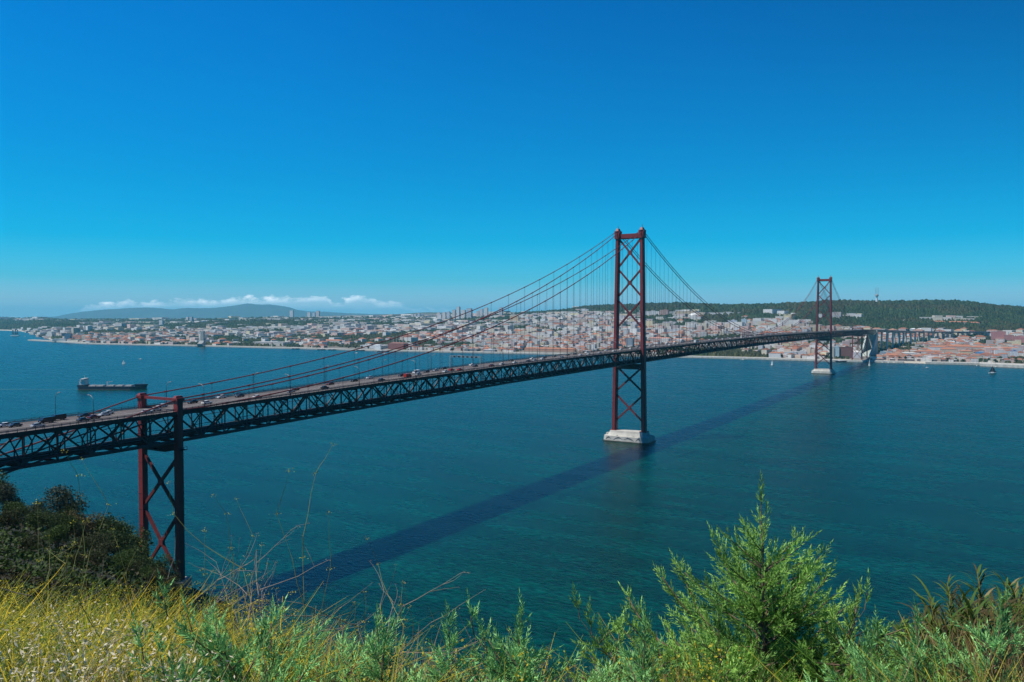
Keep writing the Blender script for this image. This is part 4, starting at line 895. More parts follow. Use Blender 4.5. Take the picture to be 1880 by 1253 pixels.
# --- buildings
WALL = 1.18*np.array([(.62, .60, .55), (.68, .66, .62), (.60, .54, .42), (.58, .46, .36), (.62, .44, .38), (.52, .42, .40), (.50, .50, .50), (.64, .56, .36), (.44, .38, .34), (.55, .40, .34)])
WN = ['white', 'bright white', 'cream', 'sand coloured', 'pink', 'dusky pink', 'grey', 'yellow', 'brown grey', 'salmon']
ROOF = np.array([(.215, .115, .088), (.27, .145, .10), (.17, .095, .078), (.22, .155, .13), (.28, .28, .28), (.46, .45, .44)])
RNm = ['terracotta', 'orange tiled', 'dark red tiled', 'faded tiled', 'flat grey', 'flat pale']
def building_arrays(x, y, z, w, l, h, rz, wc, rc, hip):
    n = len(x); c, s = np.cos(rz), np.sin(rz); zb = z-6; ze = z+h; rise = np.where(hip, np.minimum(w, l)*.24, .25); ov = np.where(hip, .35, 0)
    def pt(a, b, zz): return np.stack([x+c*a-s*b, y+s*a+c*b, zz], -1)
    W, L = w/2, l/2
    base = [pt(-W, -L, zb), pt(W, -L, zb), pt(W, L, zb), pt(-W, L, zb), pt(-W, -L, ze), pt(W, -L, ze), pt(W, L, ze), pt(-W, L, ze)]
    W2, L2 = W+ov, L+ov; zr = ze+.02
    eav = [pt(-W2, -L2, zr), pt(W2, -L2, zr), pt(W2, L2, zr), pt(-W2, L2, zr)]
    lon = l > w; rw = np.where(lon, 0, W-L*.9); rl = np.where(lon, L-W*.9, 0); k = np.where(hip, 1, .98)
    rw = np.where(hip, rw, W*k); rl = np.where(hip, rl, L*k); zt = ze+rise
    rid = [pt(-rw, -rl, zt), pt(rw, -rl, zt), pt(rw, rl, zt), pt(-rw, rl, zt)]
    V = np.stack(base+eav+rid, 1).reshape(-1, 3); b = (np.arange(n)*16)[:, None]
    q = np.array([(0, 1, 5, 4), (1, 2, 6, 5), (2, 3, 7, 6), (3, 0, 4, 7), (8, 9, 13, 12), (9, 10, 14, 13), (10, 11, 15, 14), (11, 8, 12, 15), (12, 13, 14, 15)])
    F = (b[:, :, None]+q[None]).reshape(-1, 4); fm = np.tile([0]*4+[1]*5, n); tint = np.concatenate([np.repeat(wc[:, None], 4, 1), np.repeat(rc[:, None], 5, 1)], 1).reshape(-1, 3)
    H = h+6; z0 = np.zeros(n); off = RNG.uniform(0, 3, n)
    def wall(wd): return np.stack([np.stack([off, z0], -1), np.stack([off+wd, z0], -1), np.stack([off+wd, H], -1), np.stack([off, H], -1)], 1)
    uvw = np.stack([wall(w), wall(l), wall(w), wall(l)], 1); uv = np.concatenate([uvw, np.zeros((n, 5, 4, 2))], 1).reshape(-1, 2)
    return V, F, fm, tint, uv
bx = []
dlist = []; dcur = 1.02
specials_zone = []                                 # (px0,px1,d0,d1) kept clear of generic houses
rel = 1.022
while rel < 2.75:
    dmid = rel*2500; sp_d = 24*(dmid/2500)**1.05; sp_w = 23*(dmid/2500)**.6; pxs = -60.0
    while pxs < 1960:
        dl = float(shore_d(pxs))*rel; swl = sp_w*max(.85, dl/2700)
        if dl < 11500: bx.append((pxs+RNG.uniform(-.3, .3)*swl/dl*FOC, dl+RNG.uniform(-.35, .35)*sp_d*max(1, dl/3000), swl, sp_d))
        pxs += swl/dl*FOC
    rel += sp_d/2500
bx = np.array(bx); bp, bd, bw_, bs = bx.T
gr = green_amount(bp, bd); nn = fbm(bp/40, bd/200); keep = (RNG.random(len(bp)) > gr*.97+.06)
CLR = [(600, 745, 0, 1.09), (955, 1066, 0, 1.075), (1590, 1612, 0, 1.14), (1604, 1612, 0, 1.2), (470, 560, 0, 1.07), (1806, 1900, 0, 1.03), (1180, 1275, 1.19, 1.27), (1290, 1365, 1.53, 1.9), (1520, 1562, 0, 1.06), (845, 875, 1, 1.02)]
relb = bd/shore_d(bp)
for a0, a1, r0, r1 in CLR: keep &= ~((bp > a0) & (bp < a1) & (relb > r0) & (relb < r1))
bxx, byy = xy(bp, bd)
keep &= ~((np.abs(bxx) < 32) & (byy < 1850))
for p in VPIL: keep &= ~(np.hypot(bxx-p.x, byy-p.y) < 34)
bp, bd, bw_, bs, relb, bxx, byy = (v[keep] for v in (bp, bd, bw_, bs, relb, bxx, byy)); n = len(bp); zb_ = north_z(bp, bd)
rz = np.radians(-2)+(fbm(bxx/400, byy/400)-.5)*1.4 + RNG.choice([0, math.pi/2], n)+RNG.normal(0, .05, n)
w = bw_*RNG.uniform(.45, .9, n); l = bw_*RNG.uniform(.5, 1.15, n); h = RNG.choice([7, 10.5, 14, 17.5, 22], n, p=[.2, .28, .27, .17, .08])
tallz = (fbm(bxx/700+20, byy/700) > .55) & (bd > 3000); h = np.where(tallz & (RNG.random(n) < .35), h*1.6, h)
near = relb < 1.05; h = np.where(near, RNG.uniform(5, 10, n), h); h = np.where((bp > 1600) & (bp < 1815) & (bd < 2760), np.minimum(h, RNG.uniform(7, 13, n)), h); big = RNG.random(n) < .13; w = np.where(big, w*2.1, w); l = np.where(big, l*1.3, l)
hip = (RNG.random(n) < np.where(tallz, .35, .62)*np.where(bd > 4200, .62, 1)) & (h < 20) & (w < 27)
wi = RNG.choice(10, n, p=[.26, .20, .13, .08, .09, .06, .06, .06, .03, .03]); ri = np.where(hip, RNG.choice(4, n, p=[.30, .20, .22, .28]), RNG.choice([4, 5], n))
wc = WALL[wi]*RNG.uniform(.82, 1.08, (n, 1)); rc = ROOF[ri]*RNG.uniform(.75, 1.25, (n, 1))*np.where((bd < 3700) & (ri < 4), 1, 0)[:, None]*np.array([1.25, 1.0, .85]) + ROOF[ri]*np.where((bd < 3700) & (ri < 4), 0, 1)[:, None]
order = np.argsort(bd - h*6)
sel = [i for i in order if 150 < bp[i] < 1876][:290]; ss = set(sel); rest = np.array([i for i in range(n) if i not in ss])
V, F, fm, tint, uv = building_arrays(bxx[rest], byy[rest], zb_[rest], w[rest], l[rest], h[rest], rz[rest], wc[rest], rc[rest], hip[rest])
tag(link('distant_town_houses', np_mesh('town', V, F, [M['walls'], M['roofs']], fm, tint, uv)), 'dense hillside town of pale houses with terracotta roofs across the river', 'town houses', 'houses of the north bank town', 'stuff')
print('buildings', n)
sel.sort(key=lambda i: bp[i])
def zone(p):
    for a_, t_ in ((375, 'left of the slab monument'), (700, 'left of the power station'), (960, 'right of the power station'), (1130, 'behind the orange hall'), (1190, 'behind the near tower'), (1500, 'between the tall towers'), (1600, 'right of the far tower'), (1700, 'by the viaduct start'), (1800, 'by the viaduct end')):
        if p < a_: return t_
    return 'at the right shore end'
hc = {}
for i in sel:
    z0 = zb_[i]; A = lambda v: np.array([v], float)
    V, F, fm, tint, uv = building_arrays(A(0), A(0), A(0), A(w[i]), A(l[i]), A(h[i]), A(0), wc[i:i+1], rc[i:i+1], hip[i:i+1])
    sz = 'low' if h[i] < 8 else 'tall' if h[i] > 14 else 'mid height'
    kind = 'hall' if w[i] > 34 else 'house'
    o = link('town_house', np_mesh('house', V, F, [M['walls'], M['roofs']], fm, tint, uv), None, (bxx[i], byy[i], z0), rz[i]); key = (sz, wi[i], ri[i], zone(bp[i])); hc[key] = hc.get(key, 0)+1
    tag(o, f'{sz} {WN[wi[i]]} {kind}, {RNm[ri[i]]} roof, {zone(bp[i])}' + (f', {ordn(hc[key])}' if hc[key] > 1 else ''), 'house', 'houses of the north bank town')
# --- larger individual buildings, each with walls, roof and window rows
BC = {}
def pmat(c, rough=.85):
    if c not in BC: BC[c] = simple('facade_%d' % len(BC), c, rough, tuple(v*.85 for v in c), .05)
    return BC[c]
def block(name, label, px, d, wd, dp, h, wall, roof=None, ridge=0.0, win=True, cat='building', group=None, rot=0.0, dz=0.0, storeys=None):
    z = float(north_z(np.array(px, float), np.array(d, float)))+dz; p = P(px, d); r = empty(name, (p.x, p.y, z), YAW-.45+rot)
    W, D = wd/2, dp/2; Vw = [(x, y, z_) for z_ in (-6, h) for x, y in ((-W, -D), (W, -D), (W, D), (-W, D))]; uvs = []
    for q_ in (wd, dp, wd, dp): uvs += [(0, 0), (q_, 0), (q_, h+6), (0, h+6)]
    link('wall', np_mesh('wall', Vw, np.array([(0, 1, 5, 4), (1, 2, 6, 5), (2, 3, 7, 6), (3, 0, 4, 7)]), M['walls'] if win else M['plain'], tint=np.array(wall), uv=uvs), r)
    b = MB()
    if ridge: b.add([(-wd/2-.5, -dp/2-.5, h), (wd/2+.5, -dp/2-.5, h), (wd/2+.5, dp/2+.5, h), (-wd/2-.5, dp/2+.5, h), (-wd/2+dp*.4, 0, h+ridge), (wd/2-dp*.4, 0, h+ridge)], [(0, 1, 5, 4), (1, 2, 5), (2, 3, 4, 5), (3, 0, 4), (3, 2, 1, 0)])
    else: b.box((0, 0, h+.4), (wd+.6, dp+.6, .8)); b.box((wd*.1, 0, h+1.9), (wd*.25, dp*.4, 2.4))
    b.build('roof', pmat(roof or tuple(v*.8 for v in wall)), r)
    return tag(r, label, cat, group)
W_, T_O = (.66, .65, .62), (.40, .17, .10)
block('long_hall', 'very long low orange roofed hall by the shore left of the near tower', 1010, 2520, 172, 16, 7, (.55, .30, .20), T_O, 4.5, storeys=1)
block('power_station', 'dark red brick power station block on the promenade', 731, 2720, 62, 30, 19, (.30, .12, .10), (.25, .12, .10), 4, storeys=3)
for i, (px_, s_) in enumerate([(722, 'left'), (728, 'second'), (734, 'third'), (740, 'right')]):
    p = P(px_, 2746); b = MB(); b.tube([(0, 0, 0), (0, 0, 42)], [1.6, 1.2], 8); tag(b.build('chimney_stack', M['concrete_grey'], None, loc=(p.x, p.y, 4)), f'thin pale chimney behind the brick power station, {s_} of four', 'chimney', 'chimneys of the power station')
block('exhibition_hall', 'long low white hall with flat roof left of the brick power station', 690, 2790, 92, 60, 10, (.72, .72, .70), (.66, .66, .66), storeys=2)
block('exhibition_hall', 'small white cube hall on the shore directly left of the brick power station', 696, 2700, 24, 20, 13, (.70, .74, .76), (.6, .62, .64), storeys=2)
block('museum_hall', 'long pale stone waterfront museum with flat roof behind the shore trees', 500, 3060, 150, 50, 13, (.60, .57, .52), (.50, .50, .48), storeys=2)
block('monastery', 'long white ornate monastery block inland of the slab monument', 592, 3150, 190, 30, 14, (.70, .67, .60), T_O, 5, storeys=2)
block('waterfront_pavilion', 'low dark glazed pavilion on the shore left of the orange roofed hall', 866, 2570, 44, 18, 6, (.16, .18, .20), (.30, .32, .34), storeys=1)
block('waterfront_pavilion', 'low white roofed pavilion on the shore touching the orange hall left end', 900, 2530, 40, 18, 6, (.25, .27, .30), (.66, .68, .70), storeys=1)
block('palace', 'long pink roofed palace wing among trees right of the near tower, left wing', 1212, 2790, 78, 20, 13, (.60, .50, .45), (.46, .22, .17), 4.5)
block('palace', 'long pink roofed palace wing among trees right of the near tower, right wing', 1254, 2750, 72, 20, 11, (.58, .54, .48), (.46, .24, .18), 4)
block('hospital', 'white slab hospital block under the wooded ridge beside the near tower', 1196, 4000, 84, 22, 30, (.62, .62, .60)); block('hospital', 'pink brown slab block under the wooded ridge right of the white slab', 1220, 3960, 42, 22, 34, (.50, .33, .27))
block('apartment_slab', 'long sand coloured apartment slab under the wooded ridge above the white dome', 1260, 3900, 92, 18, 24, (.58, .46, .30)); block('apartment_slab', 'long white low slab climbing into the wooded ridge', 1330, 3850, 150, 16, 15, (.66, .66, .64))
o = tag(empty('domed_hall', P(1274, 3780, float(north_z(np.array(1274.), np.array(3780.)))), YAW), 'white domed roof hall below the sand coloured slab', 'building')
MB().tube([(0, 0, -6), (0, 0, 12)], 26, 24).build('wall', M['white'], o); MB().tube([(0, 0, 12), (0, 0, 18), (0, 0, 22), (0, 0, 24)], [27, 21, 12, 2], 24).build('dome', M['white'], o)
for i, (px_, d_, w_, h_, c_) in enumerate([(1140, 3900, 40, 26, (.64, .62, .60)), (1112, 3950, 60, 24, (.60, .52, .48)), (1090, 4000, 46, 28, (.66, .64, .62)), (1060, 4100, 60, 20, (.60, .50, .46)), (1150, 3000, 18, 30, (.62, .62, .60)), (1157, 2540, 22, 34, (.34, .38, .42)), (1236, 3050, 60, 20, (.60, .62, .64)), (1210, 3080, 40, 22, (.64, .64, .64)), (1305, 3300, 44, 26, (.66, .64, .56)), (1345, 3250, 36, 24, (.60, .62, .66)), (1366, 3200, 20, 30, (.5, .62, .68)), (1270, 3350, 50, 22, (.62, .60, .56)), (1230, 3450, 60, 20, (.66, .60, .58))]):
    block('apartment_block', f'{["pale", "rosy", "bright", "dusky", "slim white", "dark grey glass", "blue white", "white", "cream", "pale blue", "pale turquoise", "beige", "pinkish white"][i]} apartment block standing above the houses on the slope around the near tower', px_, d_, w_, 16, h_, c_, group='apartment blocks on the slope')
tw = [(808, 5600, 26, 46), (816, 5500, 22, 60), (824, 5600, 22, 62), (834, 5500, 20, 74), (842, 5400, 20, 94), (851, 5500, 30, 70), (862, 5450, 34, 78), (884, 5500, 24, 66), (893, 5400, 22, 74), (920, 5500, 22, 66), (758, 6200, 18, 36), (763, 6200, 14, 38), (770, 6300, 16, 42), (878, 5600, 20, 52), (806, 5800, 24, 56), (536, 8300, 44, 84), (568, 8100, 36, 66), (577, 8200, 30, 60), (584, 8000, 36, 78), (297, 5600, 32, 46), (352, 6500, 24, 50), (345, 6700, 20, 46), (360, 6800, 30, 36)]
for i, (px_, d_, w_, h_) in enumerate(sorted(tw)):
    c_ = [(.62, .62, .62), (.66, .64, .60), (.50, .54, .58), (.60, .54, .50)][i % 4]; n_ = ['white', 'ivory', 'blue grey', 'rosy grey'][i % 4]
    block('tower_block', f'distant {n_} high-rise on the skyline left of the near tower, {ordn(i+1)} from the left', px_, d_, w_, 18, h_, c_, group='high-rises on the skyline')
block('tower_block', 'broad beige high-rise seen between the bridge cables left of the near tower', 945, 4300, 50, 18, 42, (.60, .44, .28))
block('tower_block', 'small white high-rise right beside the broad beige one', 968, 4400, 20, 18, 30, (.62, .62, .60))
block('brown_office', 'brown red office building on the shore right of the far tower', 1553, 2120, 30, 24, 28, (.20, .10, .09), (.15, .09, .08))
block('glass_office', 'pale blue glass office directly left of the brown one', 1537, 2125, 13, 22, 29, (.40, .55, .62)); block('stone_office', 'cream office directly left of the glass one', 1528, 2128, 12, 22, 27, (.50, .46, .40))
block('warehouse', 'white arched roof warehouse beneath the far deck beside the anchorage', 1572, 2110, 24, 20, 15, (.62, .62, .64), (.6, .6, .6), 5, storeys=2)
block('blue_hall', 'bright blue hall at the right shore', 1801, 2100, 24, 14, 13, (.06, .30, .58), (.05, .16, .30), 3, win=False)
block('striped_block', 'white office with dark blue side at the right shore', 1862, 2050, 16, 16, 20, (.70, .72, .74), (.1, .14, .3))
for i, (px_, d_, w_, h_) in enumerate([(1833, 2600, 40, 34), (1852, 2580, 28, 24), (1870, 2520, 30, 26), (1884, 2500, 30, 22)]): block('pink_block', f'pink apartment block at the far right shore, {ordn(i+1)} from the left', px_, d_, w_, 18, h_, (.52, .24, .22), (.45, .25, .22), group='pink blocks at far right')
block('orange_villa', 'low orange walled villa with broad tiled roof on the shore below the viaduct', 1637, 2080, 38, 18, 9, (.60, .32, .16), T_O, 4, storeys=2)
for i, px_ in enumerate((1424, 1452, 1470)): block('quay_office', f'white quay office with tall windows left of the far tower, {ordn(i+1)} from the left', px_, 2170, 32, 18, 12+i, (.66, .68, .68), T_O if i == 0 else None, 3 if i == 0 else 0, group='quay offices by the far tower')
block('market_hall', 'large white curved roof market hall beyond the viaduct', 1692, 2900, 78, 26, 9, (.66, .68, .70), (.72, .74, .76), 3, storeys=1, dz=2)
for i, (px_, d_, w_, h_, c_, rr__) in enumerate([(1622, 2130, 14, 14, (.35, .48, .56), 0), (1705, 2140, 66, 14, (.66, .64, .60), 3), (1742, 2180, 40, 18, (.58, .46, .36), 4), (1775, 2120, 30, 16, (.60, .52, .34), 3), (1722, 2240, 44, 20, (.64, .62, .60), 4), (1762, 2300, 60, 18, (.55, .42, .36), 5), (1668, 2110, 40, 12, (.68, .68, .66), 2), (1826, 2180, 50, 13, (.55, .40, .36), 4), (1850, 2260, 60, 14, (.60, .50, .44), 4), (1800, 2300, 70, 15, (.62, .55, .45), 4)]):
    block('dockside_building', f'{["glassy blue", "long white", "sandy brown", "yellow", "white tall", "reddish brown", "white low", "dusky pink", "wide beige", "wide cream"][i]} dockside building between the anchorage and the right edge', px_, d_, w_, 18, h_, c_, T_O if rr__ > 2 else None, rr__, group='dockside buildings')
for i in range(9):
    block('boat_shed', f'small dark boat shed with pale roof on the marina quay, {ordn(i+1)} from the left', 1618+i*19+random.uniform(-3, 3), 2012-(i*6), random.uniform(12, 20), 9, 5, (.16, .14, .14), (.5, .5, .5) if i % 2 else (.34, .2, .16), 1.5, storeys=1, cat='shed', group='boat sheds on the marina quay')
for i, (px_, d_, w_, h_, c_) in enumerate([(640, 3900, 110, 12, (.62, .64, .66)), (722, 3800, 120, 9, (.66, .62, .58)), (790, 4300, 80, 12, (.62, .55, .52)), (905, 3500, 100, 14, (.58, .50, .36)), (930, 3000, 90, 10, (.60, .42, .32)), (430, 3150, 90, 9, (.74, .74, .72)), (385, 3260, 110, 12, (.66, .66, .64)), (330, 3300, 70, 12, (.62, .44, .34)), (460, 3600, 90, 12, (.68, .68, .66)), (180, 4600, 90, 10, (.66, .68, .68)), (1440, 2800, 50, 14, (.60, .38, .26)), (1660, 3350, 30, 8, (.64, .58, .50)), (1760, 3250, 80, 7, (.56, .40, .34)), (1720, 3280, 60, 7, (.60, .44, .36)), (1785, 3230, 50, 7, (.56, .38, .32))]):
    block('large_building', f'{["pale blue grey", "long whitish", "dull pink", "ochre", "orange", "bright white", "white", "peach", "clean white", "pale", "orange hillside", "cream villa", "long pinkish hillside", "pink hillside", "right pinkish hillside"][i]} large building {zone(px_)}, {"wide and low" if w_ > 75 else "compact"}', px_, d_, w_, 20, h_, c_, T_O if c_[0]-c_[2] > .15 else None, 4 if c_[0]-c_[2] > .15 else 0, group='large buildings of the town')
# monument: tall pale slab with stepped prow
p = P(372, 3075); mo = tag(empty('river_monument', (p.x, p.y, 3.0), YAW), 'tall pale stone slab monument standing at the water edge on the left', 'monument')
MB().box((0, 0, 28), (12, 20, 56), taper=.9).build('shaft', M['concrete'], mo); MB().ngon_x([(-34, 0), (8, 0), (8, 26), (-8, 20), (-24, 10), (-36, 8)], -8.5, 8.5).build('prow', M['concrete_grey'], mo); MB().box((0, 0, 0), (34, 60, 3)).build('base', M['concrete'], mo)
p = P(123, 3600); ct = tag(empty('port_control_tower', (p.x, p.y, 3.0), YAW), 'leaning glassy blue port control tower on the pier at far left', 'tower')
MB().add([(-12, -9, 0), (14, -9, 0), (14, 9, 0), (-12, 9, 0), (-4, -9, 34), (20, -9, 34), (20, 9, 34), (-4, 9, 34)], [(3, 2, 1, 0), (4, 5, 6, 7), (0, 1, 5, 4), (1, 2, 6, 5), (2, 3, 7, 6), (3, 0, 4, 7)]).build('tower_body', pmat((.10, .18, .26), .3), ct)
MB().box((-30, 0, 6), (60, 26, 12)).build('annex', pmat((.45, .5, .5)), ct)
p = P(499, 2925); lh = tag(empty('shore_lighthouse', (p.x, p.y, 3.5)), 'small slim white lighthouse on the promenade', 'lighthouse'); MB().tube([(0, 0, 0), (0, 0, 13), (0, 0, 13.4)], [1.8, 1.3, 1.9], 10).build('tower_body', M['white'], lh); MB().tube([(0, 0, 13.4), (0, 0, 16), (0, 0, 17.4)], [1.2, 1.2, .2], 8).build('lantern', pmat((.5, .1, .08)), lh)
# communications tower on the ridge
zc_ = float(north_z(np.array(1609.), np.array(4050.))); p = P(1609, 4050); ct = tag(empty('communications_tower', (p.x, p.y, zc_+11)), 'white communications tower with platform and thin mast on the wooded ridge', 'tower')
MB().tube([(0, 0, -20), (0, 0, 38), (0, 0, 39)], [5.8, 3.6, 3.6], 12).build('shaft', M['white'], ct); MB().tube([(0, 0, 30), (0, 0, 32), (0, 0, 40), (0, 0, 42)], [4, 8.5, 8.5, 4], 14).build('platform', M['concrete_grey'], ct)
b = MB()
for s, t_ in ((-6, -6), (6, -6), (6, 6), (-6, 6)): b.tube([(s, t_, 42), (s, t_, 74)], .35, 4)
b.tube([(0, 0, 42), (0, 0, 84)], [.9, .3], 5); b.build('antenna_mast', M['lamp'], ct); MB().box((-22, 0, 2), (38, 14, 8)).build('annex', M['white'], ct)
# --- distant trees
def blobs(px, d, r, zoff=.5, cols=((.012, .027, .010), (.062, .092, .030)), seed=3):
    rng = np.random.default_rng(seed); n = len(px); x, y = xy(px, d); z = north_z(px, d); c = np.stack([x, y, z+r*zoff], -1)
    o = np.array([(1, 0, 0), (.31, .95, 0), (-.81, .59, 0), (-.81, -.59, 0), (.31, -.95, 0), (0, 0, 1), (.5, .5, .62), (-.5, -.35, .66)], float); base = np.array([(0, 1, 6), (1, 2, 7), (2, 3, 7), (3, 4, 7), (4, 0, 6), (0, 6, 5), (6, 1, 5), (5, 1, 7), (7, 4, 5), (5, 4, 6), (6, 4, 0)][:10])
    V = c[:, None, :]+o[None]*r[:, None, None]*rng.uniform(.65, 1.3, (n, 8, 1))*np.array([1, 1, .95]); V[:, :5, 2] -= (r*.8)[:, None]
    F = (np.arange(n)*8)[:, None, None]+base[None]; t = rng.random((n, 1)); q = fbm(x/90, y/90)[:, None]; t = np.clip(t*.6+q*.5, 0, 1); tint = np.array(cols[0])*(1-t)+np.array(cols[1])*t
    br = (fbm(x/160+40, y/160) > .55)[:, None]; tint = np.where(br, tint*np.array([1.5, 1.0, 1.1]), tint)
    return V.reshape(-1, 3), F.reshape(-1, 3), np.repeat(tint, 10, 0)
n = 120000; px = RNG.uniform(-60, 1960, n); rl_ = np.exp(RNG.uniform(math.log(1.02), math.log(2.6), n)); d = shore_d(px)*rl_; ok = d < 11500; px, d = px[ok], d[ok]
g_ = green_amount(px, d); x, y = xy(px, d); ok = (RNG.random(len(px)) < np.maximum(g_*1.0, .26)) & ~((np.abs(x) < 22) & (y < 1830)); px, d, g_ = px[ok], d[ok], g_[ok]
for a0, a1, r0, r1 in CLR[:2]: ok = ~((px > a0) & (px < a1) & (d/shore_d(px) > r0) & (d/shore_d(px) < 1.05)); px, d, g_ = px[ok], d[ok], g_[ok]
r = RNG.uniform(4, 8, len(px))*np.clip(d/3200, .7, 2.4); print('trees', len(px))
wood = (g_ > .8) & (px > 1050); r = np.where(wood, r*RNG.choice([.9, 1.15, 1.45], len(r)), r); V, F, T = blobs(px[wood], d[wood], r[wood]); tag(link('forest', np_mesh('forest', V, F, M['leaf_far'], tint=T)), 'dark green forest covering the long ridge above the town', 'forest', kind='stuff')
V, F, T = blobs(px[~wood], d[~wood], r[~wood], seed=4); tag(link('town_trees', np_mesh('town_trees', V, F, M['leaf_far'], tint=T)), 'dark green tree patches between the houses of the town', 'trees', kind='stuff')
# promenade trees, individually
tt = [make_tree(9, 9, (.02, .038, .014), (.05, .078, .028), 260, 300+i, 1.7) for i in range(3)]; 
spots = [165, 172, 182, 190, 204, 215, 228, 236, 247, 262, 270, 280, 300, 320, 440, 452, 540, 556, 570, 585, 598, 640, 652, 664, 676, 752, 768, 784, 830, 846, 860, 1068, 1080, 1094, 1106, 1120, 1410, 1436, 1446, 1460, 1478, 1484, 1512, 1518, 1546, 1652, 1664, 1676, 1690, 1716, 1728, 1742, 1756, 1770, 1786, 1816, 1828, 1840, 1868, 1876]
for i, px_ in enumerate(spots):
    o = tt[i] if i < 3 else copy_tree(tt[i % 3]); d_ = float(shore_d(px_))+random.uniform(35, 60); s = random.uniform(.7, 1.2); p = P(px_, d_); o.location = (p.x, p.y, 3.2); o.scale = (s, s, s); o.rotation_euler = (0, 0, random.uniform(0, 6))
    tag(o, f'round dark tree on the far promenade, {ordn(i+1)} from the left', 'tree', 'trees along the far promenade')
# ------------------------------------------------------------ far mountains
mt = [(-400, 586), (40, 584), (100, 582), (125, 577), (150, 573), (175, 570.5), (200, 568), (235, 566), (270, 565), (300, 566.5), (318, 568.5), (345, 565.5), (370, 566.5), (395, 565.5), (420, 562.5), (437, 560), (447, 558.5), (458, 557.5), (470, 559.5), (495, 559), (515, 561.5), (530, 564), (545, 569), (565, 572), (600, 573), (640, 576), (700, 577), (800, 578), (900, 580), (1100, 584)]
pm = np.arange(-300, 1101, 5.0); ym = np.interp(pm, [a for a, _ in mt], [b for _, b in mt]) + (fbm(pm/22, pm*0+3.3)-.5)*1.6
dm = np.linspace(20000, 26500, 16); V = []; 
for j, d_ in enumerate(dm):
    t = j/15; prof = math.sin(min(t/.55, 1)*math.pi/2)**1.3 if t < .55 else math.cos((t-.55)/.45*math.pi/2)
    z = -10+(yz(ym, 23600)+10)*prof*(1+.18*(fbm(pm/26, pm*0+j*.8)-.5)*(t < .5)); x, y = xy(pm, d_); V.append(np.stack([x, y, z], -1))
V = np.stack(V, 1).reshape(-1, 3); ii, jj = np.meshgrid(np.arange(len(pm)-1), np.arange(15), indexing='ij'); a = (ii*16+jj).ravel()
tag(link('mountains', np_mesh('mountains', V, np.stack([a, a+16, a+17, a+1], -1), simple('mountain_scrub', (.030, .036, .034), .95, (.055, .055, .045), .002), smooth=True)), kind='structure')
# far coast plain behind the town
pl = MB(); q = [P(-500, 9000, 20), P(1500, 9000, 20), P(1500, 21000, 40), P(-500, 21000, 40)]; pl.add(q, [(0, 1, 2, 3)]); tag(pl.build('far_plain', simple('far_plain_soil', (.10, .10, .07), .95, (.05, .07, .04), .002)), kind='structure')
# ------------------------------------------------------------ ships and boats
A_, B_ = Vector((-941, 46, 0)), Vector((-852, 100, 0)); dirv = (B_-A_).normalized(); L = 104
sh = tag(empty('cargo_ship', (A_+B_)/2, math.atan2(dirv.y, dirv.x)), 'long low dark cargo ship with white bridge house at its stern', 'ship')
def hull(z0, z1, L, Wd, flare=1.0):
    st = [(-.5, .34), (-.47, .46), (-.3, .5), (.3, .5), (.42, .38), (.48, .18), (.52, .02)]; lo = [(x*L*(.97 if x > 0 else 1), y*Wd) for x, y in st]; hi = [(x*L, y*Wd*flare) for x, y in st]
    f = lambda s: s+[(x, -y) for x, y in s[::-1]]
    return MB().prism(f(lo), z0, z1, f(hi))
hull(-1.5, 1.2, L, 16).build('lower_hull', M['hull_mid'], sh); hull(1.2, 5.0, L, 16, 1.03).build('hull', M['hull_dark'], sh)
b = MB(); b.prism([(L*.36, 5.6), (L*.47, 2.6), (L*.515, 0), (L*.47, -2.6), (L*.36, -5.6)], 5.0, 8.4, [(L*.35, 6.2), (L*.48, 3.4), (L*.535, 0), (L*.48, -3.4), (L*.35, -6.2)]); b.box((-L*.44, 0, 6.2), (L*.12, 14.5, 2.5)); b.build('forecastle', M['hull_dark'], sh)
for x0 in (-30, -18, -2, 12, 26): MB().box((x0, 0, 5.9), (11, 11, 1.7), taper=.92).build('cargo_hatch', simple('hatch_paint', (.34, .35, .34), .7, (.2, .2, .2), .3), sh)
b = MB(); b.box((-L*.43, 0, 10), (9, 12, 5.2)); b.box((-L*.425, 0, 14), (7, 13.5, 3)); b.box((-L*.42, 0, 16.4), (5, 16, 1.8)); b.build('bridge_house', M['white'], sh)
MB().box((-L*.47, 0, 11.5), (4, 5, 7.5), taper=.8).build('funnel', pmat((.36, .12, .08)), sh); MB().box((-L*.42+2.6, 0, 16.5), (.2, 14, .9)).build('window', M['glass'], sh)
b = MB(); b.tube([(-L*.42, 0, 17), (-L*.42, 0, 22)], .3, 5); b.tube([(-8, 0, 5), (-8, 0, 12)], .8, 6); b.beam((-8, 0, 11.5), (0, 0, 12.5), .7, .7); b.tube([(L*.47, 0, 8), (L*.47, 0, 14)], .25, 5); b.build('mast', M['white'], sh)
wk = MB(); wk.add([(-L*.5, -3, .06), (-L*.5, 3, .06), (-L*1.6, 9, .06), (-L*1.6, -7, .06), (-L*2.6, 12, .06), (-L*2.6, 2, .06)], [(0, 3, 2, 1), (3, 5, 4, 2)]); tag(wk.build('ship_wake', simple('wake_foam', (.02, .13, .15), .5, (.0, .07, .08), .15), None, loc=sh.location, rz=sh.rotation_euler[2]), kind='structure')
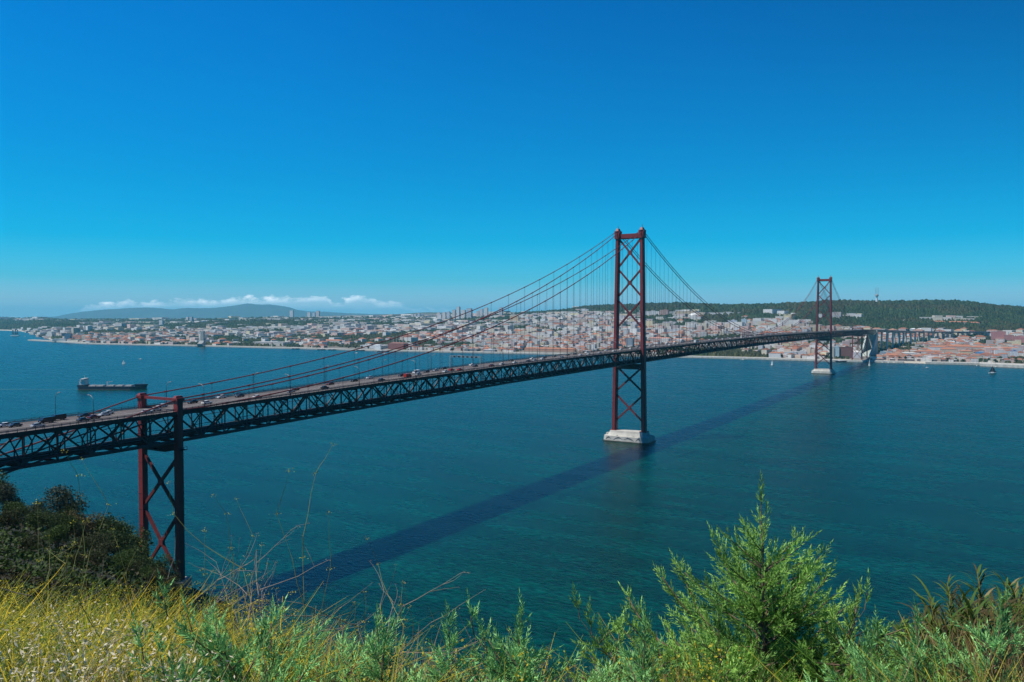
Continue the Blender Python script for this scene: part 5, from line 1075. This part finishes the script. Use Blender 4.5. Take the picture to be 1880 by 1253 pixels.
def sailboat(name, px, y, Lb, hm, sailc, label, furled=False, ang=0.0, kind='sailboat', dd=None):
    d = dd or float(water_d(y)); p = P(px, d); o = tag(empty(name, p, ang), label, kind, 'small boats on the river')
    MB().prism([(-Lb/2, Lb*.11), (0, Lb*.15), (Lb*.35, Lb*.08), (Lb/2, 0), (Lb*.35, -Lb*.08), (0, -Lb*.15), (-Lb/2, -Lb*.11)], -.3, Lb*.1, [(-Lb*.52, Lb*.13), (0, Lb*.17), (Lb*.36, Lb*.1), (Lb*.56, 0), (Lb*.36, -Lb*.1), (0, -Lb*.17), (-Lb*.52, -Lb*.13)]).build('hull', M['white'] if sailc != 'none_dark' else M['hull_dark'], o)
    MB().box((-Lb*.05, 0, Lb*.14), (Lb*.35, Lb*.18, Lb*.09), taper=.85).build('cabin', M['white'], o)
    if hm:
        MB().tube([(0, 0, Lb*.1), (0, 0, hm)], .10+.01*Lb, 5).build('mast', M['lamp'], o)
        if not furled:
            sm = M['sail_dark'] if sailc == 'dark' else M['white']; vs = [(-.1, .05, Lb*.2), (-Lb*.45, .5, Lb*.2), (-.1, .05, hm*.97), (-.1, -.05, Lb*.2), (-Lb*.45, .4, Lb*.2), (-.1, -.05, hm*.97)]
            MB().add(vs, [(0, 1, 2), (5, 4, 3), (0, 3, 4, 1), (1, 4, 5, 2), (2, 5, 3, 0)]).build('mainsail', sm, o)
            vs = [(.3, 0, hm*.85), (Lb*.48, .1, Lb*.14), (.5, .7, Lb*.16), (.3, -.06, hm*.85), (Lb*.48, .04, Lb*.14), (.5, .62, Lb*.16)]; MB().add(vs, [(0, 1, 2), (5, 4, 3), (0, 3, 4, 1), (1, 4, 5, 2), (2, 5, 3, 0)]).build('jib', sm, o)
    return o
sailboat('sailboat', 226, 669, 9, 11, 'white', 'small white sailboat alone in open water above the cargo ship', ang=.4); sailboat('motorboat', 258, 660, 11, 0, 'white', 'low pale motorboat right of the small white sailboat', kind='motorboat', ang=.3)
sailboat('sailboat', 1418, 671, 12, 13, 'white', 'white sailboat near the shore left of the far tower', ang=2.2); sailboat('sailboat', 1597, 672, 12, 17, 'white', 'white sailboat in the bridge shadow below the anchorage', ang=2.0)
sailboat('motorboat', 1704, 676, 10, 0, 'white', 'small white motorboat off the marina entrance', kind='motorboat', ang=1.0); sailboat('sailboat', 1824, 686, 15, 16, 'dark', 'dark sailed boat with white hull off the right shore', ang=YAW)
sailboat('motorboat', 36+10, 618, 14, 0, 'white', 'tiny white boat in the bay at far left', kind='motorboat', ang=.2); sailboat('motorboat', 655, 649, 14, 0, 'white', 'white boat close to the promenade left of the power station', kind='motorboat', ang=.1); sailboat('motorboat', 706, 650, 16, 0, 'white', 'white boat close to the promenade below the power station', kind='motorboat', ang=.5)
sailboat('motorboat', 1365, 661.5, 14, 0, 'white', 'white ferry boat close to shore between the two tall towers', kind='motorboat', ang=.4)
for i, (px_, y_) in enumerate([(543, 641.5), (590, 643), (610, 643.3), (662, 644.5), (700, 646.5), (1545, 665)]): sailboat('barge', px_, y_, 26, 0, 'none_dark', f'dark moored barge along the promenade, {ordn(i+1)} from the left', kind='barge', ang=YAW)
p = P(28, 4750); ts = tag(empty('tall_ship', p, YAW-.1), 'dark sailed tall ship in the bay at far left', 'ship'); hull(-1, 4, 60, 10).build('hull', M['white'], ts)
for k, (x0, h0) in enumerate(((-14, 36), (2, 42), (16, 36))):
    MB().tube([(x0, 0, 3), (x0, 0, h0+2)], .5, 5).build('mast', M['lamp'], ts)
    for q_ in range(3): MB().box((x0, -1, 8+q_*h0*.27+4), (12-q_*2, .5, h0*.22)).build('sail', M['sail_dark'], ts)
mi = 0
for px_ in np.linspace(1612, 1850, 26):
    d_ = float(shore_d(px_))-random.uniform(-4, 10)-(2 if px_ < 1790 else 44); mi += 1
    sailboat('moored_yacht', float(px_)+random.uniform(-2, 2), 0, random.uniform(7, 12), random.uniform(11, 16), 'white', f'moored white yacht with bare mast along the marina, {ordn(mi)} from the left', True, random.uniform(-.3, .3)+YAW+1.2, 'yacht', dd=d_-12)
p = P(1819, 1875); qp = tag(empty('signal_mast', (p.x, p.y, 5)), 'very tall thin pale mast on the right quay', 'mast'); MB().tube([(0, 0, 0), (0, 0, 42)], [.9, .4], 6).build('pole', M['lamp'], qp); MB().box((0, 0, 2), (14, 12, 8), taper=.5).build('base', M['concrete'], qp)
# ------------------------------------------------------------ air
HD = 3.6e-5
hz = MB().box((CX, CY, 274), (84000, 84000, 562)); 
hm_ = bpy.data.materials.new('haze_air'); hm_.use_nodes = True; nt = hm_.node_tree; nt.nodes.remove(nt.nodes['Principled BSDF']); pv = N(nt, 'ShaderNodeVolumePrincipled')
pv.inputs['Density'].default_value = HD; pv.inputs['Color'].default_value = (.20, .74, 1.0, 1); pv.inputs['Anisotropy'].default_value = .0
nt.links.new(pv.outputs[0], nt.nodes['Material Output'].inputs['Volume'])
tag(hz.build('haze', hm_), kind='stuff')
# ------------------------------------------------------------ sky and sun
SV = Vector((-.37, -.41, 1.0)).normalized(); el = math.asin(SV.z); az = math.atan2(SV.x, SV.y)
w = bpy.data.worlds.new('World'); scn.world = w; w.use_nodes = True; nt = w.node_tree; bg = nt.nodes['Background']
sky = N(nt, 'ShaderNodeTexSky', sky_type='NISHITA'); sky.sun_disc = False; sky.sun_elevation = el; sky.sun_rotation = az % (2*math.pi); sky.altitude = 100; sky.air_density = 1.0; sky.dust_density = .6; sky.ozone_density = 3.0
hs = N(nt, 'ShaderNodeHueSaturation'); hs.inputs['Saturation'].default_value = SKY[0]; hs.inputs['Hue'].default_value = SKY[1]; hs.inputs['Value'].default_value = SKY[2]; nt.links.new(sky.outputs[0], hs.inputs['Color'])
tc = N(nt, 'ShaderNodeTexCoord'); sp = N(nt, 'ShaderNodeSeparateXYZ'); nt.links.new(tc.outputs['Generated'], sp.inputs[0])
def dot2(ax, ay): return mth(nt, 'ADD', mth(nt, 'MULTIPLY', sp.outputs[0], ax), mth(nt, 'MULTIPLY', sp.outputs[1], ay))
f_ = mth(nt, 'MAXIMUM', dot2(*FW), .001); u = mth(nt, 'DIVIDE', dot2(*RT), f_); e = mth(nt, 'DIVIDE', sp.outputs[2], f_)
cv = N(nt, 'ShaderNodeFloatCurve')       # top of the cloud bank along the compass
def up(px): return (px-940)/FOC
c = cv.mapping.curves[0]; tops = [(120, 582), (160, 560), (185, 558), (222, 555), (236, 548), (252, 554), (300, 552), (350, 549), (380, 551), (430, 546), (480, 547), (520, 545), (560, 543), (600, 541), (612, 552), (628, 552), (642, 545), (660, 541), (682, 546), (695, 553), (735, 553), (760, 566), (840, 568), (858, 562), (880, 570), (930, 582)]
while len(c.points) > 2: c.points.remove(c.points[0])
N0, N1 = up(60), up(1000); pts_ = [((up(a)-N0)/(N1-N0), (582-b_)/60) for a, b_ in tops]
c.points[0].location = (0, 0); c.points[1].location = (1, 0)
for a, b_ in pts_: c.points.new(a, b_)
for q in c.points: q.handle_type = 'VECTOR'
cv.mapping.update(); nt.links.new(mth(nt, 'DIVIDE', mth(nt, 'SUBTRACT', u, N0), N1-N0, clamp=True), cv.inputs['Value'])
top = mth(nt, 'MULTIPLY', cv.outputs[0], 60/FOC)
cm = N(nt, 'ShaderNodeCombineXYZ'); nt.links.new(u, cm.inputs[0]); nt.links.new(mth(nt, 'MULTIPLY', e, 2.2), cm.inputs[1])
n1 = N(nt, 'ShaderNodeTexNoise'); n1.inputs['Scale'].default_value = 42; n1.inputs['Detail'].default_value = 9; n1.inputs['Roughness'].default_value = .66; nt.links.new(cm.outputs[0], n1.inputs['Vector'])
n2 = N(nt, 'ShaderNodeTexNoise'); n2.inputs['Scale'].default_value = 16; n2.inputs['Detail'].default_value = 5; nt.links.new(cm.outputs[0], n2.inputs['Vector'])
edge = mth(nt, 'ADD', mth(nt, 'SUBTRACT', top, e), mth(nt, 'MULTIPLY', mth(nt, 'SUBTRACT', n1.outputs['Fac'], .5), .030))
a1 = mth(nt, 'DIVIDE', edge, .0065, clamp=True)                                  # crisp top edge
depth = mth(nt, 'DIVIDE', mth(nt, 'SUBTRACT', top, e), .009, clamp=True)         # 0 at the top .. 1 deep inside
al = mth(nt, 'MULTIPLY', a1, mth(nt, 'SUBTRACT', 1.0, mth(nt, 'MULTIPLY', depth, .68)))
al = mth(nt, 'MULTIPLY', al, mth(nt, 'MULTIPLY_ADD', n2.outputs['Fac'], 2.6, -.35, clamp=True))
thin = mth(nt, 'SUBTRACT', 1.0, mth(nt, 'MULTIPLY', mth(nt, 'DIVIDE', mth(nt, 'SUBTRACT', u, up(690)), .05, clamp=True), .55)); al = mth(nt, 'MULTIPLY', al, thin)
al = mth(nt, 'MULTIPLY', al, mth(nt, 'GREATER_THAN', dot2(*FW), .05))
ccol = mixc(nt, depth, (CLB*1.0, CLB*1.02, CLB*1.05), (CLB*.55, CLB*.68, CLB*.82))
rmp = N(nt, 'ShaderNodeValToRGB'); cr = rmp.color_ramp; K = 3.0
for i, (p_, c_) in enumerate(SKR):
    el_ = cr.elements[i] if i < 2 else cr.elements.new(p_)
    el_.position = p_; el_.color = (*[v/K for v in c_], 1)
nt.links.new(mth(nt, 'MAXIMUM', sp.outputs[2], 0.0), rmp.inputs[0])
tint = N(nt, 'ShaderNodeVectorMath', operation='MULTIPLY'); nt.links.new(hs.outputs[0], tint.inputs[0]); nt.links.new(rmp.outputs[0], tint.inputs[1])
sc_ = N(nt, 'ShaderNodeVectorMath', operation='SCALE'); pol = mth(nt, 'MULTIPLY', mth(nt, 'MULTIPLY_ADD', u, .9, .25, clamp=True), mth(nt, 'MULTIPLY', e, 2.2, clamp=True)); nt.links.new(mth(nt, 'MULTIPLY_ADD', pol, -.42*K, K), sc_.inputs['Scale']); nt.links.new(tint.outputs[0], sc_.inputs[0])
nt.links.new(mixc(nt, al, sc_.outputs[0], ccol), bg.inputs['Color']); bg.inputs['Strength'].default_value = SKS
sl = bpy.data.lights.new('sun', 'SUN'); sl.energy = SUN; sl.angle = R(.53); sl.color = (1, .94, .86); so = bpy.data.objects.new('sun', sl); COL.objects.link(so); so.rotation_euler = SV.to_track_quat('Z', 'Y').to_euler(); so.location = (0, 0, 400)
# ------------------------------------------------------------ camera
cd = bpy.data.cameras.new('camera'); cam = bpy.data.objects.new('camera', cd); COL.objects.link(cam); scn.camera = cam
cd.sensor_width = 36; cd.lens = FOC/1880*36; cd.clip_start = .1; cd.clip_end = 120000
cam.location = (CX, CY, CZ)
fwv = Vector((FW[0]*math.cos(PITCH), FW[1]*math.cos(PITCH), -math.sin(PITCH))); cam.rotation_euler = fwv.to_track_quat('-Z', 'Y').to_euler()
scn.view_settings.view_transform = 'Standard'; scn.view_settings.look = 'None'; scn.view_settings.exposure = EXPO; scn.view_settings.gamma = 1
cy = scn.cycles; cy.use_denoising = True; cy.max_bounces = 5; cy.diffuse_bounces = 2; cy.glossy_bounces = 2; cy.transmission_bounces = 2; cy.transparent_max_bounces = 6; cy.volume_bounces = 1; cy.caustics_reflective = False; cy.caustics_refractive = False; cy.sample_clamp_indirect = 4
scn.render.use_persistent_data = False
